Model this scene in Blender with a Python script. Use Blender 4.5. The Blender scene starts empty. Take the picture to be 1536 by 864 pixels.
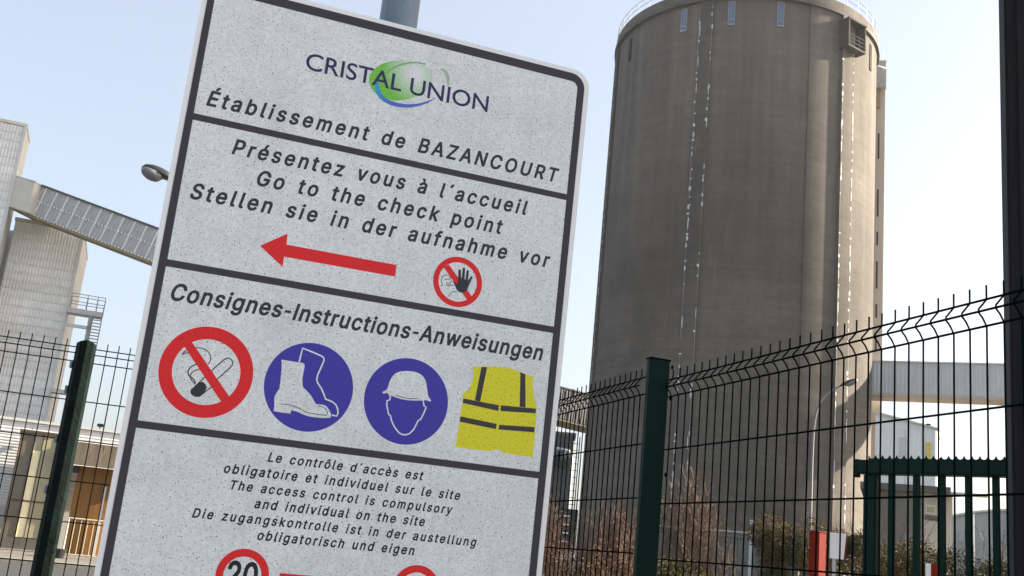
# ---------------------------------------------------------------- imports, camera, light
import bpy, bmesh, math, random, json
from mathutils import Vector, Matrix
random.seed(7)
C = bpy.context.scene.collection
SC = bpy.context.scene
R = math.radians
EYE = Vector((0, 0, 1.6))

cam = bpy.data.cameras.new('camera')
cam.sensor_width = 36.0
cam.lens = 36.0 * 1592.45 / 1536.0
cam.clip_end = 5000
cam.clip_start = 0.05
camo = bpy.data.objects.new('camera', cam)
C.objects.link(camo)
p_, r_ = 0.247113, 0.10036
right = Vector((1, 0, 0)); up = Vector((0, -math.sin(p_), math.cos(p_))); fwd = Vector((0, math.cos(p_), math.sin(p_)))
r2 = right * math.cos(r_) + up * math.sin(r_)
u2 = up * math.cos(r_) - right * math.sin(r_)
M = Matrix((r2, u2, -fwd)).transposed().to_4x4()
M.translation = EYE
camo.matrix_world = M
SC.camera = camo

HAZE_D = 0.0002
SUN_AZ, SUN_EL = 75.2, 22.0
world = bpy.data.worlds.new('World')
SC.world = world
world.use_nodes = True
nt = world.node_tree
bg = nt.nodes['Background']
sky = nt.nodes.new('ShaderNodeTexSky')
sky.sky_type = 'NISHITA'
sky.sun_disc = False
sky.sun_elevation = R(SUN_EL)
sky.sun_rotation = R(SUN_AZ)
sky.air_density = 1.0
sky.dust_density = 4.0
sky.ozone_density = 1.0
sky.altitude = 100
# a thin even veil of high haze over the blue
veil = nt.nodes.new('ShaderNodeMix')
veil.data_type = 'RGBA'
veil.inputs[0].default_value = 0.55
veil.inputs[7].default_value = (2.12, 2.24, 2.5, 1)
nt.links.new(sky.outputs[0], veil.inputs[6])
nt.links.new(veil.outputs[2], bg.inputs[0])
bg.inputs[1].default_value = 0.09

sl = bpy.data.lights.new('sun', 'SUN')
sl.energy = 5.0
sl.angle = R(0.6)
sl.color = (1.0, 0.87, 0.70)
slo = bpy.data.objects.new('sun', sl)
C.objects.link(slo)
sdir = Vector((math.sin(R(SUN_AZ)) * math.cos(R(SUN_EL)), math.cos(R(SUN_AZ)) * math.cos(R(SUN_EL)), math.sin(R(SUN_EL))))
slo.rotation_euler = sdir.to_track_quat('Z', 'Y').to_euler()
slo.location = (40, 10, 60)
SC.view_settings.view_transform = 'Standard'
SC.view_settings.look = 'None'
SC.view_settings.exposure = 2.0
SC.view_settings.gamma = 1.0

# ---------------------------------------------------------------- materials
def mat(name, col, rough=0.6, metal=0.0, var=0.0, scale=5.0, bump=0.0, bscale=None, col2=None, stretch=(1, 1, 1), spec=0.5, trans=0.0):
    m = bpy.data.materials.new(name)
    m.use_nodes = True
    t = m.node_tree
    b = t.nodes['Principled BSDF']
    b.inputs['Base Color'].default_value = (*col, 1)
    b.inputs['Roughness'].default_value = rough
    b.inputs['Metallic'].default_value = metal
    b.inputs['Specular IOR Level'].default_value = spec
    if trans:
        b.inputs['Transmission Weight'].default_value = trans
    if var or bump or col2:
        tc = t.nodes.new('ShaderNodeTexCoord')
        mp = t.nodes.new('ShaderNodeMapping')
        mp.inputs['Scale'].default_value = stretch
        t.links.new(tc.outputs['Object'], mp.inputs[0])
        n = t.nodes.new('ShaderNodeTexNoise')
        n.inputs['Scale'].default_value = scale
        n.inputs['Detail'].default_value = 6
        n.inputs['Roughness'].default_value = 0.6
        t.links.new(mp.outputs[0], n.inputs['Vector'])
        rp = t.nodes.new('ShaderNodeValToRGB')
        c2 = col2 if col2 else tuple(max(0, c * (1 + var)) for c in col)
        c1 = col if col2 else tuple(c * (1 - var) for c in col)
        rp.color_ramp.elements[0].position = 0.3
        rp.color_ramp.elements[1].position = 0.7
        rp.color_ramp.elements[0].color = (*c1, 1)
        rp.color_ramp.elements[1].color = (*c2, 1)
        t.links.new(n.outputs[0], rp.inputs[0])
        t.links.new(rp.outputs[0], b.inputs['Base Color'])
        if bump:
            n2 = t.nodes.new('ShaderNodeTexNoise')
            n2.inputs['Scale'].default_value = bscale or scale * 4
            n2.inputs['Detail'].default_value = 4
            t.links.new(mp.outputs[0], n2.inputs['Vector'])
            bp = t.nodes.new('ShaderNodeBump')
            bp.inputs['Strength'].default_value = bump
            bp.inputs['Distance'].default_value = 0.02
            t.links.new(n2.outputs[0], bp.inputs['Height'])
            t.links.new(bp.outputs[0], b.inputs['Normal'])
    return m

def node(t, kind, **kw):
    n = t.nodes.new(kind)
    for k, v in kw.items():
        if hasattr(n, k):
            setattr(n, k, v)
        else:
            n.inputs[k.replace('_', ' ')].default_value = v
    return n

def sheet_material():
    """weathered reflective sheeting: mottled grey with dark grime specks"""
    m = bpy.data.materials.new('reflective_sheeting')
    m.use_nodes = True
    t = m.node_tree
    L = t.links.new
    b = t.nodes['Principled BSDF']
    b.inputs['Roughness'].default_value = 0.45
    b.inputs['Specular IOR Level'].default_value = 0.3
    tc = node(t, 'ShaderNodeTexCoord')
    big = node(t, 'ShaderNodeTexNoise', Scale=4.0, Detail=3.0)
    fine = node(t, 'ShaderNodeTexNoise', Scale=330.0, Detail=2.0)
    mid = node(t, 'ShaderNodeTexNoise', Scale=90.0, Detail=4.0)
    for n in (big, fine, mid):
        L(tc.outputs['Object'], n.inputs['Vector'])
    def ramp(src, p0, p1, c0, c1):
        r = t.nodes.new('ShaderNodeValToRGB')
        r.color_ramp.elements[0].position = p0; r.color_ramp.elements[1].position = p1
        r.color_ramp.elements[0].color = (*c0, 1); r.color_ramp.elements[1].color = (*c1, 1)
        L(src, r.inputs[0]); return r.outputs[0]
    def mix(mode, fac, a, c):
        x = t.nodes.new('ShaderNodeMix'); x.data_type = 'RGBA'; x.blend_type = mode
        x.inputs[0].default_value = fac if not hasattr(fac, 'is_output') else 0
        if hasattr(fac, 'is_output'): L(fac, x.inputs[0])
        L(a, x.inputs[6])
        if hasattr(c, 'is_output'): L(c, x.inputs[7])
        else: x.inputs[7].default_value = (*c, 1)
        return x.outputs[2]
    base = ramp(big.outputs[0], 0.3, 0.7, SHEET_A, SHEET_B)
    c = mix('MULTIPLY', 1.0, base, ramp(mid.outputs[0], 0.3, 0.62, (0.86, 0.87, 0.87), (1.0, 1.0, 1.0)))
    c = mix('MULTIPLY', 1.0, c, ramp(fine.outputs[0], 0.33, 0.6, (0.88, 0.885, 0.885), (1.03, 1.03, 1.03)))
    mpr = node(t, 'ShaderNodeMapping'); mpr.inputs['Scale'].default_value = (42.0, 1.3, 1.0)
    L(tc.outputs['Object'], mpr.inputs[0])
    runs = node(t, 'ShaderNodeTexNoise', Scale=1.0, Detail=5.0); L(mpr.outputs[0], runs.inputs['Vector'])
    c = mix('MULTIPLY', 1.0, c, ramp(runs.outputs[0], 0.34, 0.56, (0.965, 0.963, 0.96), (1.0, 1.0, 1.0)))
    blot = node(t, 'ShaderNodeTexNoise', Scale=9.0, Detail=8.0, Roughness=0.7); L(tc.outputs['Object'], blot.inputs['Vector'])
    c = mix('MULTIPLY', 1.0, c, ramp(blot.outputs[0], 0.33, 0.55, (0.91, 0.905, 0.89), (1.02, 1.02, 1.02)))
    # scattered specks in three sizes, thinned out by noise so that they cluster
    for sc, rad, keep in ((60.0, 0.095, 0.66), (95.0, 0.15, 0.55), (170.0, 0.20, 0.72)):
        v = node(t, 'ShaderNodeTexVoronoi', Scale=sc)
        v.voronoi_dimensions = '2D'
        L(tc.outputs['Object'], v.inputs['Vector'])
        sp = ramp(v.outputs['Distance'], rad * 0.55, rad, (1, 1, 1), (0, 0, 0))
        sep = node(t, 'ShaderNodeSeparateColor')
        L(v.outputs['Color'], sep.inputs[0])
        gate = ramp(sep.outputs[0], keep, keep + 0.02, (0, 0, 0), (1, 1, 1))
        dens = ramp(mid.outputs[0], 0.40, 0.56, (0.15, 0.15, 0.15), (1, 1, 1))
        g2 = mix('MULTIPLY', 1.0, mix('MULTIPLY', 1.0, sp, gate), dens)
        fa = node(t, 'ShaderNodeMath', operation='MULTIPLY'); L(g2, fa.inputs[0]); fa.inputs[1].default_value = 0.85
        c = mix('MIX', fa.outputs[0], c, (0.07, 0.068, 0.065))
    L(c, b.inputs['Base Color'])
    return m

def print_material(name, col, alpha_var=0.12):
    """ink on the sheeting, with the same grime specks"""
    m = bpy.data.materials.new(name)
    m.use_nodes = True
    t = m.node_tree
    L = t.links.new
    b = t.nodes['Principled BSDF']
    b.inputs['Roughness'].default_value = 0.5
    b.inputs['Specular IOR Level'].default_value = 0.3
    tc = node(t, 'ShaderNodeTexCoord')
    n = node(t, 'ShaderNodeTexNoise', Scale=260.0, Detail=3.0)
    L(tc.outputs['Object'], n.inputs['Vector'])
    r = t.nodes.new('ShaderNodeValToRGB')
    r.color_ramp.elements[0].position = 0.32; r.color_ramp.elements[1].position = 0.65
    r.color_ramp.elements[0].color = (*[c * (1 - alpha_var) for c in col], 1)
    r.color_ramp.elements[1].color = (*[min(1, c * (1 + alpha_var)) for c in col], 1)
    L(n.outputs[0], r.inputs[0])
    v = node(t, 'ShaderNodeTexVoronoi', Scale=80.0); v.voronoi_dimensions = '2D'
    L(tc.outputs['Object'], v.inputs['Vector'])
    sr = t.nodes.new('ShaderNodeValToRGB')
    sr.color_ramp.elements[0].position = 0.07; sr.color_ramp.elements[1].position = 0.12
    sr.color_ramp.elements[0].color = (1, 1, 1, 1); sr.color_ramp.elements[1].color = (0, 0, 0, 1)
    L(v.outputs['Distance'], sr.inputs[0])
    sep = node(t, 'ShaderNodeSeparateColor'); L(v.outputs['Color'], sep.inputs[0])
    g = node(t, 'ShaderNodeMath', operation='GREATER_THAN'); L(sep.outputs[0], g.inputs[0]); g.inputs[1].default_value = 0.55
    f = node(t, 'ShaderNodeMath', operation='MULTIPLY'); L(sr.outputs[0], f.inputs[0]); L(g.outputs[0], f.inputs[1])
    f2 = node(t, 'ShaderNodeMath', operation='MULTIPLY'); L(f.outputs[0], f2.inputs[0]); f2.inputs[1].default_value = 0.6
    x = t.nodes.new('ShaderNodeMix'); x.data_type = 'RGBA'
    L(f2.outputs[0], x.inputs[0]); L(r.outputs[0], x.inputs[6]); x.inputs[7].default_value = (0.06, 0.055, 0.05, 1)
    L(x.outputs[2], b.inputs['Base Color'])
    return m

SHEET_A, SHEET_B = (0.84, 0.865, 0.875), (0.90, 0.915, 0.925)
def concrete_material(name, dark, light, grid=True):
    m = bpy.data.materials.new(name)
    m.use_nodes = True
    t = m.node_tree
    L = t.links.new
    b = t.nodes['Principled BSDF']
    b.inputs['Roughness'].default_value = 0.92
    b.inputs['Specular IOR Level'].default_value = 0.2
    tc = node(t, 'ShaderNodeTexCoord')
    def nz(scale, stretch, detail=5.0):
        mp = node(t, 'ShaderNodeMapping'); mp.inputs['Scale'].default_value = stretch
        L(tc.outputs['Object'], mp.inputs[0])
        n = node(t, 'ShaderNodeTexNoise', Scale=scale, Detail=detail)
        L(mp.outputs[0], n.inputs['Vector']); return n.outputs[0]
    def ramp(src, p0, p1, c0, c1):
        r = t.nodes.new('ShaderNodeValToRGB')
        r.color_ramp.elements[0].position = p0; r.color_ramp.elements[1].position = p1
        r.color_ramp.elements[0].color = (*c0, 1); r.color_ramp.elements[1].color = (*c1, 1)
        L(src, r.inputs[0]); return r.outputs[0]
    def mul(a, c, f=1.0):
        x = t.nodes.new('ShaderNodeMix'); x.data_type = 'RGBA'; x.blend_type = 'MULTIPLY'; x.inputs[0].default_value = f
        L(a, x.inputs[6]); L(c, x.inputs[7]); return x.outputs[2]
    clouds = nz(0.07, (1, 1, 0.8), 6.0)
    c = ramp(clouds, 0.36, 0.66, dark, light)
    c = mul(c, ramp(nz(0.5, (1, 1, 0.06)), 0.35, 0.65, (0.925, 0.925, 0.925), (1.04, 1.035, 1.03)))      # rain streaks
    c = mul(c, ramp(nz(1.3, (0.06, 0.06, 1.6)), 0.35, 0.65, (0.90, 0.90, 0.90), (1.05, 1.05, 1.05)))   # pour lifts
    c = mul(c, ramp(nz(1.6, (1, 1, 1), 6.0), 0.3, 0.7, (0.88, 0.88, 0.88), (1.07, 1.06, 1.05)))
    # uneven dark growth, thicker where the wall stays damp
    c = mul(c, ramp(nz(0.16, (1, 1, 0.45), 4.0), 0.40, 0.62, (1.0, 1.0, 1.0), (0.82, 0.83, 0.845)))
    # pale lime runs
    x = t.nodes.new('ShaderNodeMix'); x.data_type = 'RGBA'
    lime = ramp(nz(0.9, (0.5, 0.5, 0.22), 7.0), 0.66, 0.78, (0, 0, 0), (0.28, 0.28, 0.28))
    L(lime, x.inputs[0]); L(c, x.inputs[6]); x.inputs[7].default_value = (*[min(1, v * 1.9) for v in light], 1)
    c = x.outputs[2]
    if grid:
        sx = node(t, 'ShaderNodeSeparateXYZ'); L(tc.outputs['Object'], sx.inputs[0])
        at = node(t, 'ShaderNodeMath', operation='ARCTAN2'); L(sx.outputs[1], at.inputs[0]); L(sx.outputs[0], at.inputs[1])
        mu = node(t, 'ShaderNodeMath', operation='MULTIPLY'); L(at.outputs[0], mu.inputs[0]); mu.inputs[1].default_value = 12.0
        cb_ = node(t, 'ShaderNodeCombineXYZ'); L(mu.outputs[0], cb_.inputs[0]); L(sx.outputs[2], cb_.inputs[1])
        bk = node(t, 'ShaderNodeTexBrick', Scale=1.0)
        bk.inputs['Brick Width'].default_value = 1.25; bk.inputs['Row Height'].default_value = 1.1
        bk.inputs['Mortar Size'].default_value = 0.02; bk.inputs['Mortar Smooth'].default_value = 0.3
        bk.offset = 0.0
        bk.inputs['Color1'].default_value = (0.93, 0.93, 0.93, 1); bk.inputs['Color2'].default_value = (1.05, 1.045, 1.04, 1)
        bk.inputs['Mortar'].default_value = (0.78, 0.77, 0.76, 1)
        L(cb_.outputs[0], bk.inputs['Vector'])
        c = mul(c, bk.outputs[0], 0.9)
        # paler towards the rim, in streaks broken by noise
        rz = node(t, 'ShaderNodeMapRange'); L(sx.outputs[2], rz.inputs[0]); rz.inputs[1].default_value = 20.0; rz.inputs[2].default_value = 49.0
        st = ramp(nz(1.1, (1, 1, 0.035), 5.0), 0.42, 0.68, (0.16, 0.16, 0.16), (0.50, 0.50, 0.50))
        ml = node(t, 'ShaderNodeMath', operation='MULTIPLY'); L(rz.outputs[0], ml.inputs[0]); L(st, ml.inputs[1])
        x2 = t.nodes.new('ShaderNodeMix'); x2.data_type = 'RGBA'
        L(ml.outputs[0], x2.inputs[0]); L(c, x2.inputs[6]); x2.inputs[7].default_value = (*[v * 1.45 for v in light], 1)
        c = x2.outputs[2]
    L(c, b.inputs['Base Color'])
    if grid:
        # board marks left by the slipform: faint lines across and up
        w = node(t, 'ShaderNodeTexWave', Scale=0.8, Distortion=1.2, Detail=2.0); w.bands_direction = 'Z'
        L(tc.outputs['Object'], w.inputs['Vector'])
        n = nz(6.0, (1, 1, 1), 4.0)
        a = node(t, 'ShaderNodeMath', operation='ADD'); L(w.outputs[0], a.inputs[0]); L(n, a.inputs[1])
        bp = node(t, 'ShaderNodeBump'); bp.inputs['Strength'].default_value = 0.12; bp.inputs['Distance'].default_value = 0.02
        L(a.outputs[0], bp.inputs['Height']); L(bp.outputs[0], b.inputs['Normal'])
    return m

M_ = {}
M_['sheet'] = sheet_material()
M_['ink'] = print_material('dark_ink', (0.040, 0.037, 0.050), 0.2)
M_['ink2'] = print_material('black_ink', (0.016, 0.015, 0.018), 0.2)
M_['bandink'] = print_material('border_ink', (0.050, 0.045, 0.056), 0.15)
M_['logo_ink'] = print_material('navy_ink', (0.040, 0.025, 0.11))
M_['red'] = print_material('red_ink', (0.80, 0.022, 0.026))
M_['blue'] = print_material('blue_ink', (0.060, 0.048, 0.39))
M_['yellow'] = print_material('yellow_ink', (0.78, 0.72, 0.03))
M_['halo'] = mat('print_edge', (0.80, 0.80, 0.83), 0.5)
M_['margin'] = mat('sign_white_edge', (0.90, 0.90, 0.89), 0.4, var=0.02, scale=30)
M_['galv'] = mat('galvanised_steel', (0.12, 0.165, 0.20), 0.5, 0.35, col2=(0.23, 0.275, 0.31), scale=22, stretch=(1, 1, 0.4), bump=0.15)
M_['alu'] = mat('bright_aluminium', (0.72, 0.73, 0.73), 0.35, 0.6, var=0.08, scale=40)
M_['green'] = mat('dark_green_coating', (0.0036, 0.024, 0.0160), 0.6, 0.0, var=0.10, scale=25, spec=0.15)
M_['wire'] = mat('green_wire_coating', (0.0028, 0.0065, 0.006), 0.7, 0.0, var=0.2, scale=30, spec=0.0)
M_['postgreen'] = mat('old_green_paint', (0.0026, 0.0085, 0.007), 0.6, 0.0, var=0.5, scale=14, bump=0.2, spec=0.10)
M_['concrete'] = concrete_material('silo_concrete', (0.070, 0.0635, 0.058), (0.158, 0.142, 0.124))
M_['pil'] = concrete_material('pilaster_concrete', (0.070, 0.064, 0.060), (0.135, 0.122, 0.110), False)
M_['rim'] = mat('rim_concrete', (0.10, 0.10, 0.085), 0.9, var=0.25, scale=0.8, bump=0.3, stretch=(1, 1, 3))
M_['patch'] = mat('white_sealant', (0.58, 0.565, 0.54), 0.8, var=0.25, scale=3)
M_['seal'] = mat('joint_sealant', (0.03, 0.028, 0.026), 0.8, col2=(0.36, 0.34, 0.31), scale=1.5, stretch=(1, 1, .25))
M_['recess'] = mat('dark_recess', (0.02, 0.02, 0.02), 0.9)
M_['glassd'] = mat('window_glass', (0.06, 0.12, 0.20), 0.08, 0.0, var=0.2, scale=1, spec=1.0)
M_['wframe'] = mat('window_frame_grey', (0.30, 0.32, 0.35), 0.5)
M_['rail'] = mat('steel_rail', (0.18, 0.18, 0.18), 0.5, 0.3)
M_['towerc'] = mat('stair_tower_render', (0.52, 0.45, 0.38), 0.9, var=0.12, scale=0.6, bump=0.2, stretch=(1, 1, .3))
M_['clad'] = mat('pale_steel_cladding', (0.80, 0.795, 0.78), 0.6, 0.0, var=0.10, scale=0.7)
M_['clad_b'] = mat('pale_steel_cladding_b', (0.84, 0.835, 0.82), 0.6, var=0.08, scale=0.9)
M_['clad_c'] = mat('pale_steel_cladding_c', (0.74, 0.735, 0.72), 0.6, var=0.08, scale=0.5)
M_['clad2'] = mat('white_steel_cladding', (0.72, 0.73, 0.73), 0.5, 0.1, var=0.06, scale=0.9)
M_['cladg'] = mat('grey_steel_cladding', (0.42, 0.42, 0.415), 0.55, 0.0, var=0.22, scale=1.6, stretch=(3, 3, .5))
M_['cream'] = mat('sun_warm_cladding', (0.66, 0.62, 0.54), 0.6, var=0.08, scale=1.0)  # cream stands in for warm sunlight on the returns and hood
M_['seam'] = mat('pale_seam', (0.62, 0.62, 0.60), 0.5)
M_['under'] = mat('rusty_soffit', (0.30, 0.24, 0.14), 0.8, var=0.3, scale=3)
M_['pgrey'] = mat('gallery_cladding', (0.52, 0.53, 0.54), 0.55, 0.0, var=0.10, scale=0.6)
M_['fascia'] = mat('weathered_fascia', (0.10, 0.080, 0.060), 0.85, col2=(0.21, 0.17, 0.125), scale=2.2, stretch=(1, 1, .5), bump=0.3)
M_['orange'] = mat('ochre_boarding', (0.21, 0.088, 0.008), 0.65, var=0.15, scale=1.5, stretch=(2, 2, .5), bump=0.15)
M_['brownfr'] = mat('brown_frame', (0.07, 0.050, 0.035), 0.5, var=0.2, scale=4)
M_['gl_brown'] = mat('brown_tinted_glass', (0.13, 0.105, 0.075), 0.15, var=0.25, scale=1.2, spec=0.8)
M_['gl_reflect'] = mat('warm_reflection_glass', (0.92, 0.80, 0.50), 0.5, var=0.10, scale=2)  # warm reflection painted into the pane colour
M_['gl_olive'] = mat('beige_glass', (0.34, 0.31, 0.20), 0.25, var=0.12, scale=1.4)  # beige tone for the panes
M_['asphalt'] = mat('asphalt', (0.040, 0.042, 0.045), 0.9, var=0.25, scale=3, bump=0.6, bscale=90)
M_['bounce'] = mat('pale_bounce_ground', (0.17, 0.165, 0.155), 0.95, var=0.2, scale=2, bump=0.5, bscale=60)  # pale tone chosen to throw light back up at the sign
M_['pave'] = mat('pavement_concrete', (0.15, 0.14, 0.12), 0.9, var=0.15, scale=2, bump=0.4, bscale=40)
M_['kerb'] = mat('kerb_concrete', (0.28, 0.26, 0.22), 0.85, var=0.15, scale=4)
M_['plinth'] = mat('dark_plinth', (0.085, 0.078, 0.066), 0.9, var=0.3, scale=2)
M_['grass'] = mat('verge_grass', (0.035, 0.055, 0.018), 0.9, col2=(0.08, 0.085, 0.03), scale=3, bump=0.8, bscale=40)
M_['railcream'] = mat('cream_railing_paint', (0.48, 0.42, 0.32), 0.5, var=0.1, scale=5)
M_['bluegrey'] = mat('dark_blue_cladding', (0.035, 0.047, 0.060), 0.5, 0.1, var=0.2, scale=1)
M_['slate'] = mat('slate_grey_cladding', (0.15, 0.16, 0.17), 0.6, var=0.1, scale=.5)
M_['black'] = mat('black_steel', (0.012, 0.013, 0.014), 0.5, 0.2)
M_['pale'] = mat('pale_pipe', (0.36, 0.38, 0.38), 0.5, 0.2, var=0.1, scale=3)
M_['darkcol'] = mat('dark_weathered_column', (0.0125, 0.0105, 0.0095), 0.9, var=0.35, scale=6, bump=0.3, stretch=(1, 1, .2))
M_['lampm'] = mat('lamp_housing', (0.035, 0.038, 0.043), 0.4, 0.3, var=0.1, scale=8)
M_['lampm2'] = mat('lamp_pole_grey', (0.16, 0.165, 0.17), 0.6)
M_['lens'] = mat('lamp_diffuser', (0.17, 0.175, 0.18), 0.2, 0.0, var=0.06, scale=20, spec=0.8)
M_['lensin'] = mat('lamp_reflector', (0.15, 0.12, 0.09), 0.3, 0.3)
M_['redp'] = mat('red_enamel', (0.17, 0.012, 0.004), 0.7, var=0.12, scale=9, spec=0.1)
M_['white'] = mat('white_enamel', (0.66, 0.68, 0.70), 0.7, var=0.05, scale=6)
M_['barrier'] = mat('bare_concrete_wall', (0.13, 0.13, 0.125), 0.9, var=0.2, scale=1, bump=0.3)
M_['dwall'] = mat('taupe_render', (0.17, 0.15, 0.13), 0.9, var=0.12, scale=1)
M_['broof'] = mat('dark_roof_edge', (0.09, 0.085, 0.08), 0.8, var=0.2, scale=1)
M_['shed'] = mat('grey_curved_roof', (0.27, 0.285, 0.31), 0.5, 0.1, var=0.12, scale=.5)
M_['shedw'] = mat('blue_grey_sheet', (0.155, 0.185, 0.225), 0.6, var=0.12, scale=.6)
M_['ydoor'] = mat('yellow_panel', (0.70, 0.50, 0.10), 0.5)
M_['twigb'] = mat('brown_twigs', (0.10, 0.066, 0.045), 0.85, col2=(0.19, 0.13, 0.09), scale=3)
M_['twigr'] = mat('reddish_twigs', (0.10, 0.056, 0.040), 0.85, col2=(0.19, 0.12, 0.080), scale=3)
M_['twigd'] = mat('grey_twigs', (0.07, 0.055, 0.048), 0.85, col2=(0.13, 0.10, 0.085), scale=3)
M_['bark'] = mat('shrub_bark', (0.06, 0.042, 0.03), 0.9, var=0.3, scale=10)
M_['leafo'] = mat('olive_leaves', (0.022, 0.030, 0.011), 0.7, col2=(0.070, 0.065, 0.024), scale=2.5, spec=0.08)
M_['leafw'] = mat('bronze_leaves', (0.075, 0.050, 0.022), 0.7, col2=(0.16, 0.105, 0.045), scale=4, spec=0.08)
M_['leafg'] = mat('dark_green_leaves', (0.018, 0.034, 0.012), 0.7, col2=(0.05, 0.065, 0.02), scale=3, spec=0.08)
M_['leafy'] = mat('yellow_green_leaves', (0.13, 0.14, 0.015), 0.6, col2=(0.34, 0.31, 0.04), scale=9, spec=0.08)
M_['leafr'] = mat('rusty_leaves', (0.085, 0.030, 0.020), 0.8, col2=(0.16, 0.085, 0.045), scale=5, spec=0.08)

# ---------------------------------------------------------------- helpers
def pol(az, r, z=0.0):
    """a point by compass angle (from the view axis), distance and height above the eye"""
    return Vector((math.sin(R(az)) * r, math.cos(R(az)) * r, 1.6 + z))

def obj(name, bm, m, parent=None, smooth=False):
    me = bpy.data.meshes.new(name)
    bm.normal_update()
    bm.to_mesh(me); bm.free()
    if m: me.materials.append(m)
    if smooth:
        for f in me.polygons: f.use_smooth = True
    o = bpy.data.objects.new(name, me)
    C.objects.link(o)
    if parent: o.parent = parent
    return o

def child(name, me, parent, loc=(0, 0, 0), rotz=0):
    o = bpy.data.objects.new(name, me)
    C.objects.link(o); o.parent = parent; o.location = loc; o.rotation_euler = (0, 0, rotz)
    return o

def thing(name, label, cat, loc=(0, 0, 0), rotz=0, group=None):
    o = bpy.data.objects.new(name, None)
    C.objects.link(o)
    o.location = loc; o.rotation_euler = (0, 0, rotz)
    o['label'] = label; o['category'] = cat
    if group: o['group'] = group
    return o

def tag(o, label, cat, group=None):
    o['label'] = label; o['category'] = cat
    if group: o['group'] = group
    return o

def box(bm, x0, x1, y0, y1, z0, z1, mtx=None):
    vs = [Vector((x, y, z)) for z in (z0, z1) for y in (y0, y1) for x in (x0, x1)]
    if mtx: vs = [mtx @ v for v in vs]
    v = [bm.verts.new(c) for c in vs]
    for f in ((0, 2, 3, 1), (4, 5, 7, 6), (0, 1, 5, 4), (2, 6, 7, 3), (0, 4, 6, 2), (1, 3, 7, 5)):
        bm.faces.new([v[i] for i in f])

def boxo(name, dims, m, parent=None, bevel=0.0):
    bm = bmesh.new(); box(bm, *dims)
    if bevel: bmesh.ops.bevel(bm, geom=list(bm.edges), offset=bevel, segments=2, affect='EDGES')
    return obj(name, bm, m, parent)

def tube(bm, pts, rad, n=6, caps=True, rads=None):
    pts = [Vector(p) for p in pts]
    rings = []
    prev = None
    for i, p in enumerate(pts):
        d = (pts[min(i + 1, len(pts) - 1)] - pts[max(i - 1, 0)]).normalized()
        ref = Vector((0, 0, 1)) if abs(d.z) < 0.9 else Vector((1, 0, 0))
        a = d.cross(ref).normalized()
        if prev is not None:
            a = (prev - d * prev.dot(d)).normalized()
        prev = a
        b = d.cross(a)
        r = rads[i] if rads else rad
        rings.append([bm.verts.new(p + (a * math.cos(2 * math.pi * k / n) + b * math.sin(2 * math.pi * k / n)) * r) for k in range(n)])
    for i in range(len(rings) - 1):
        for k in range(n):
            bm.faces.new((rings[i][k], rings[i][(k + 1) % n], rings[i + 1][(k + 1) % n], rings[i + 1][k]))
    if caps:
        bm.faces.new(rings[0][::-1]); bm.faces.new(rings[-1])

def frame(origin, yaw):
    """matrix of a local frame whose +x runs along compass angle yaw and +y away to its left"""
    d = Vector((math.sin(R(yaw)), math.cos(R(yaw)), 0))
    n = Vector((-d.y, d.x, 0))
    m = Matrix((d, n, Vector((0, 0, 1)))).transposed().to_4x4()
    m.translation = origin
    return m

def setm(o, m):
    o.matrix_world = m
    return o

def corr_mesh(name, w, h, pitch, depth, m, horizontal=False, lip=0.0):
    """trapezoid-corrugated sheet, x 0..w, z 0..h, ribs toward -y"""
    bm = bmesh.new()
    L = h if horizontal else w
    n = max(1, int(round(L / pitch)))
    pr = []
    for i in range(n):
        a = L * i / n
        s = L / n
        pr += [(a, 0), (a + s * .35, 0), (a + s * .5, -depth), (a + s * .85, -depth)]
    pr.append((L, 0))
    rows = []
    for t, d in pr:
        if horizontal: rows.append((bm.verts.new((0, d, t)), bm.verts.new((w, d, t))))
        else: rows.append((bm.verts.new((t, d, 0)), bm.verts.new((t, d - lip, h))))
    for a, b in zip(rows, rows[1:]):
        bm.faces.new((a[0], b[0], b[1], a[1]) if not horizontal else (a[0], a[1], b[1], b[0]))
    me = bpy.data.meshes.new(name); bm.to_mesh(me); bm.free(); me.materials.append(m)
    return me

# ---------------------------------------------------------------- setting: ground, road, kerb, pavement
SITE = -18.3                                   # the site's grid follows the fence
def gsheet(name, az_pts, z, m, kind='structure'):
    bm = bmesh.new()
    bm.faces.new([bm.verts.new((p.x, p.y, z)) for p in az_pts])
    o = obj(name, bm, m); o['kind'] = kind
    return o
bm = bmesh.new()
bmesh.ops.create_grid(bm, x_segments=2, y_segments=2, size=1500)
g = obj('ground', bm, M_['asphalt']); g['kind'] = 'structure'
F0 = frame(Vector((0, 0, 0)), 71.7)            # x across the site, y away
def fp(x, y): return F0 @ Vector((x, y, 0))
gsheet('grass_verge', [fp(*q) for q in ((8, 9), (60, 9), (60, 60), (8, 60))], 0.004, M_['grass'])
gsheet('bounce_ground', [fp(*q) for q in ((-40, -30), (40, -30), (40, 8.9), (-40, 8.9))], 0.004, M_['bounce'])  # unseen ground, made pale to bounce light onto the sign
gsheet('road', [fp(*q) for q in ((-60, 9), (7.6, 9), (7.6, 35.2), (-60, 35.2))], 0.004, M_['asphalt'])
bm = bmesh.new(); box(bm, -60, 7.6, 35.5, 60, 0.0, 0.13, F0); o = obj('pavement', bm, M_['pave']); o['kind'] = 'structure'
kerb = bpy.data.objects.new('kerb', None); C.objects.link(kerb); kerb['kind'] = 'structure'
kerb.matrix_world = F0
kb = bmesh.new(); box(kb, 0.006, 0.994, 35.2, 35.497, 0.0, 0.14)
kme = bpy.data.meshes.new('kerb_stone'); kb.to_mesh(kme); kb.free(); kme.materials.append(M_['kerb'])
for i in range(-30, 8): child('kerb_stone', kme, kerb, (i - 0.4, 0, 0))

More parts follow.
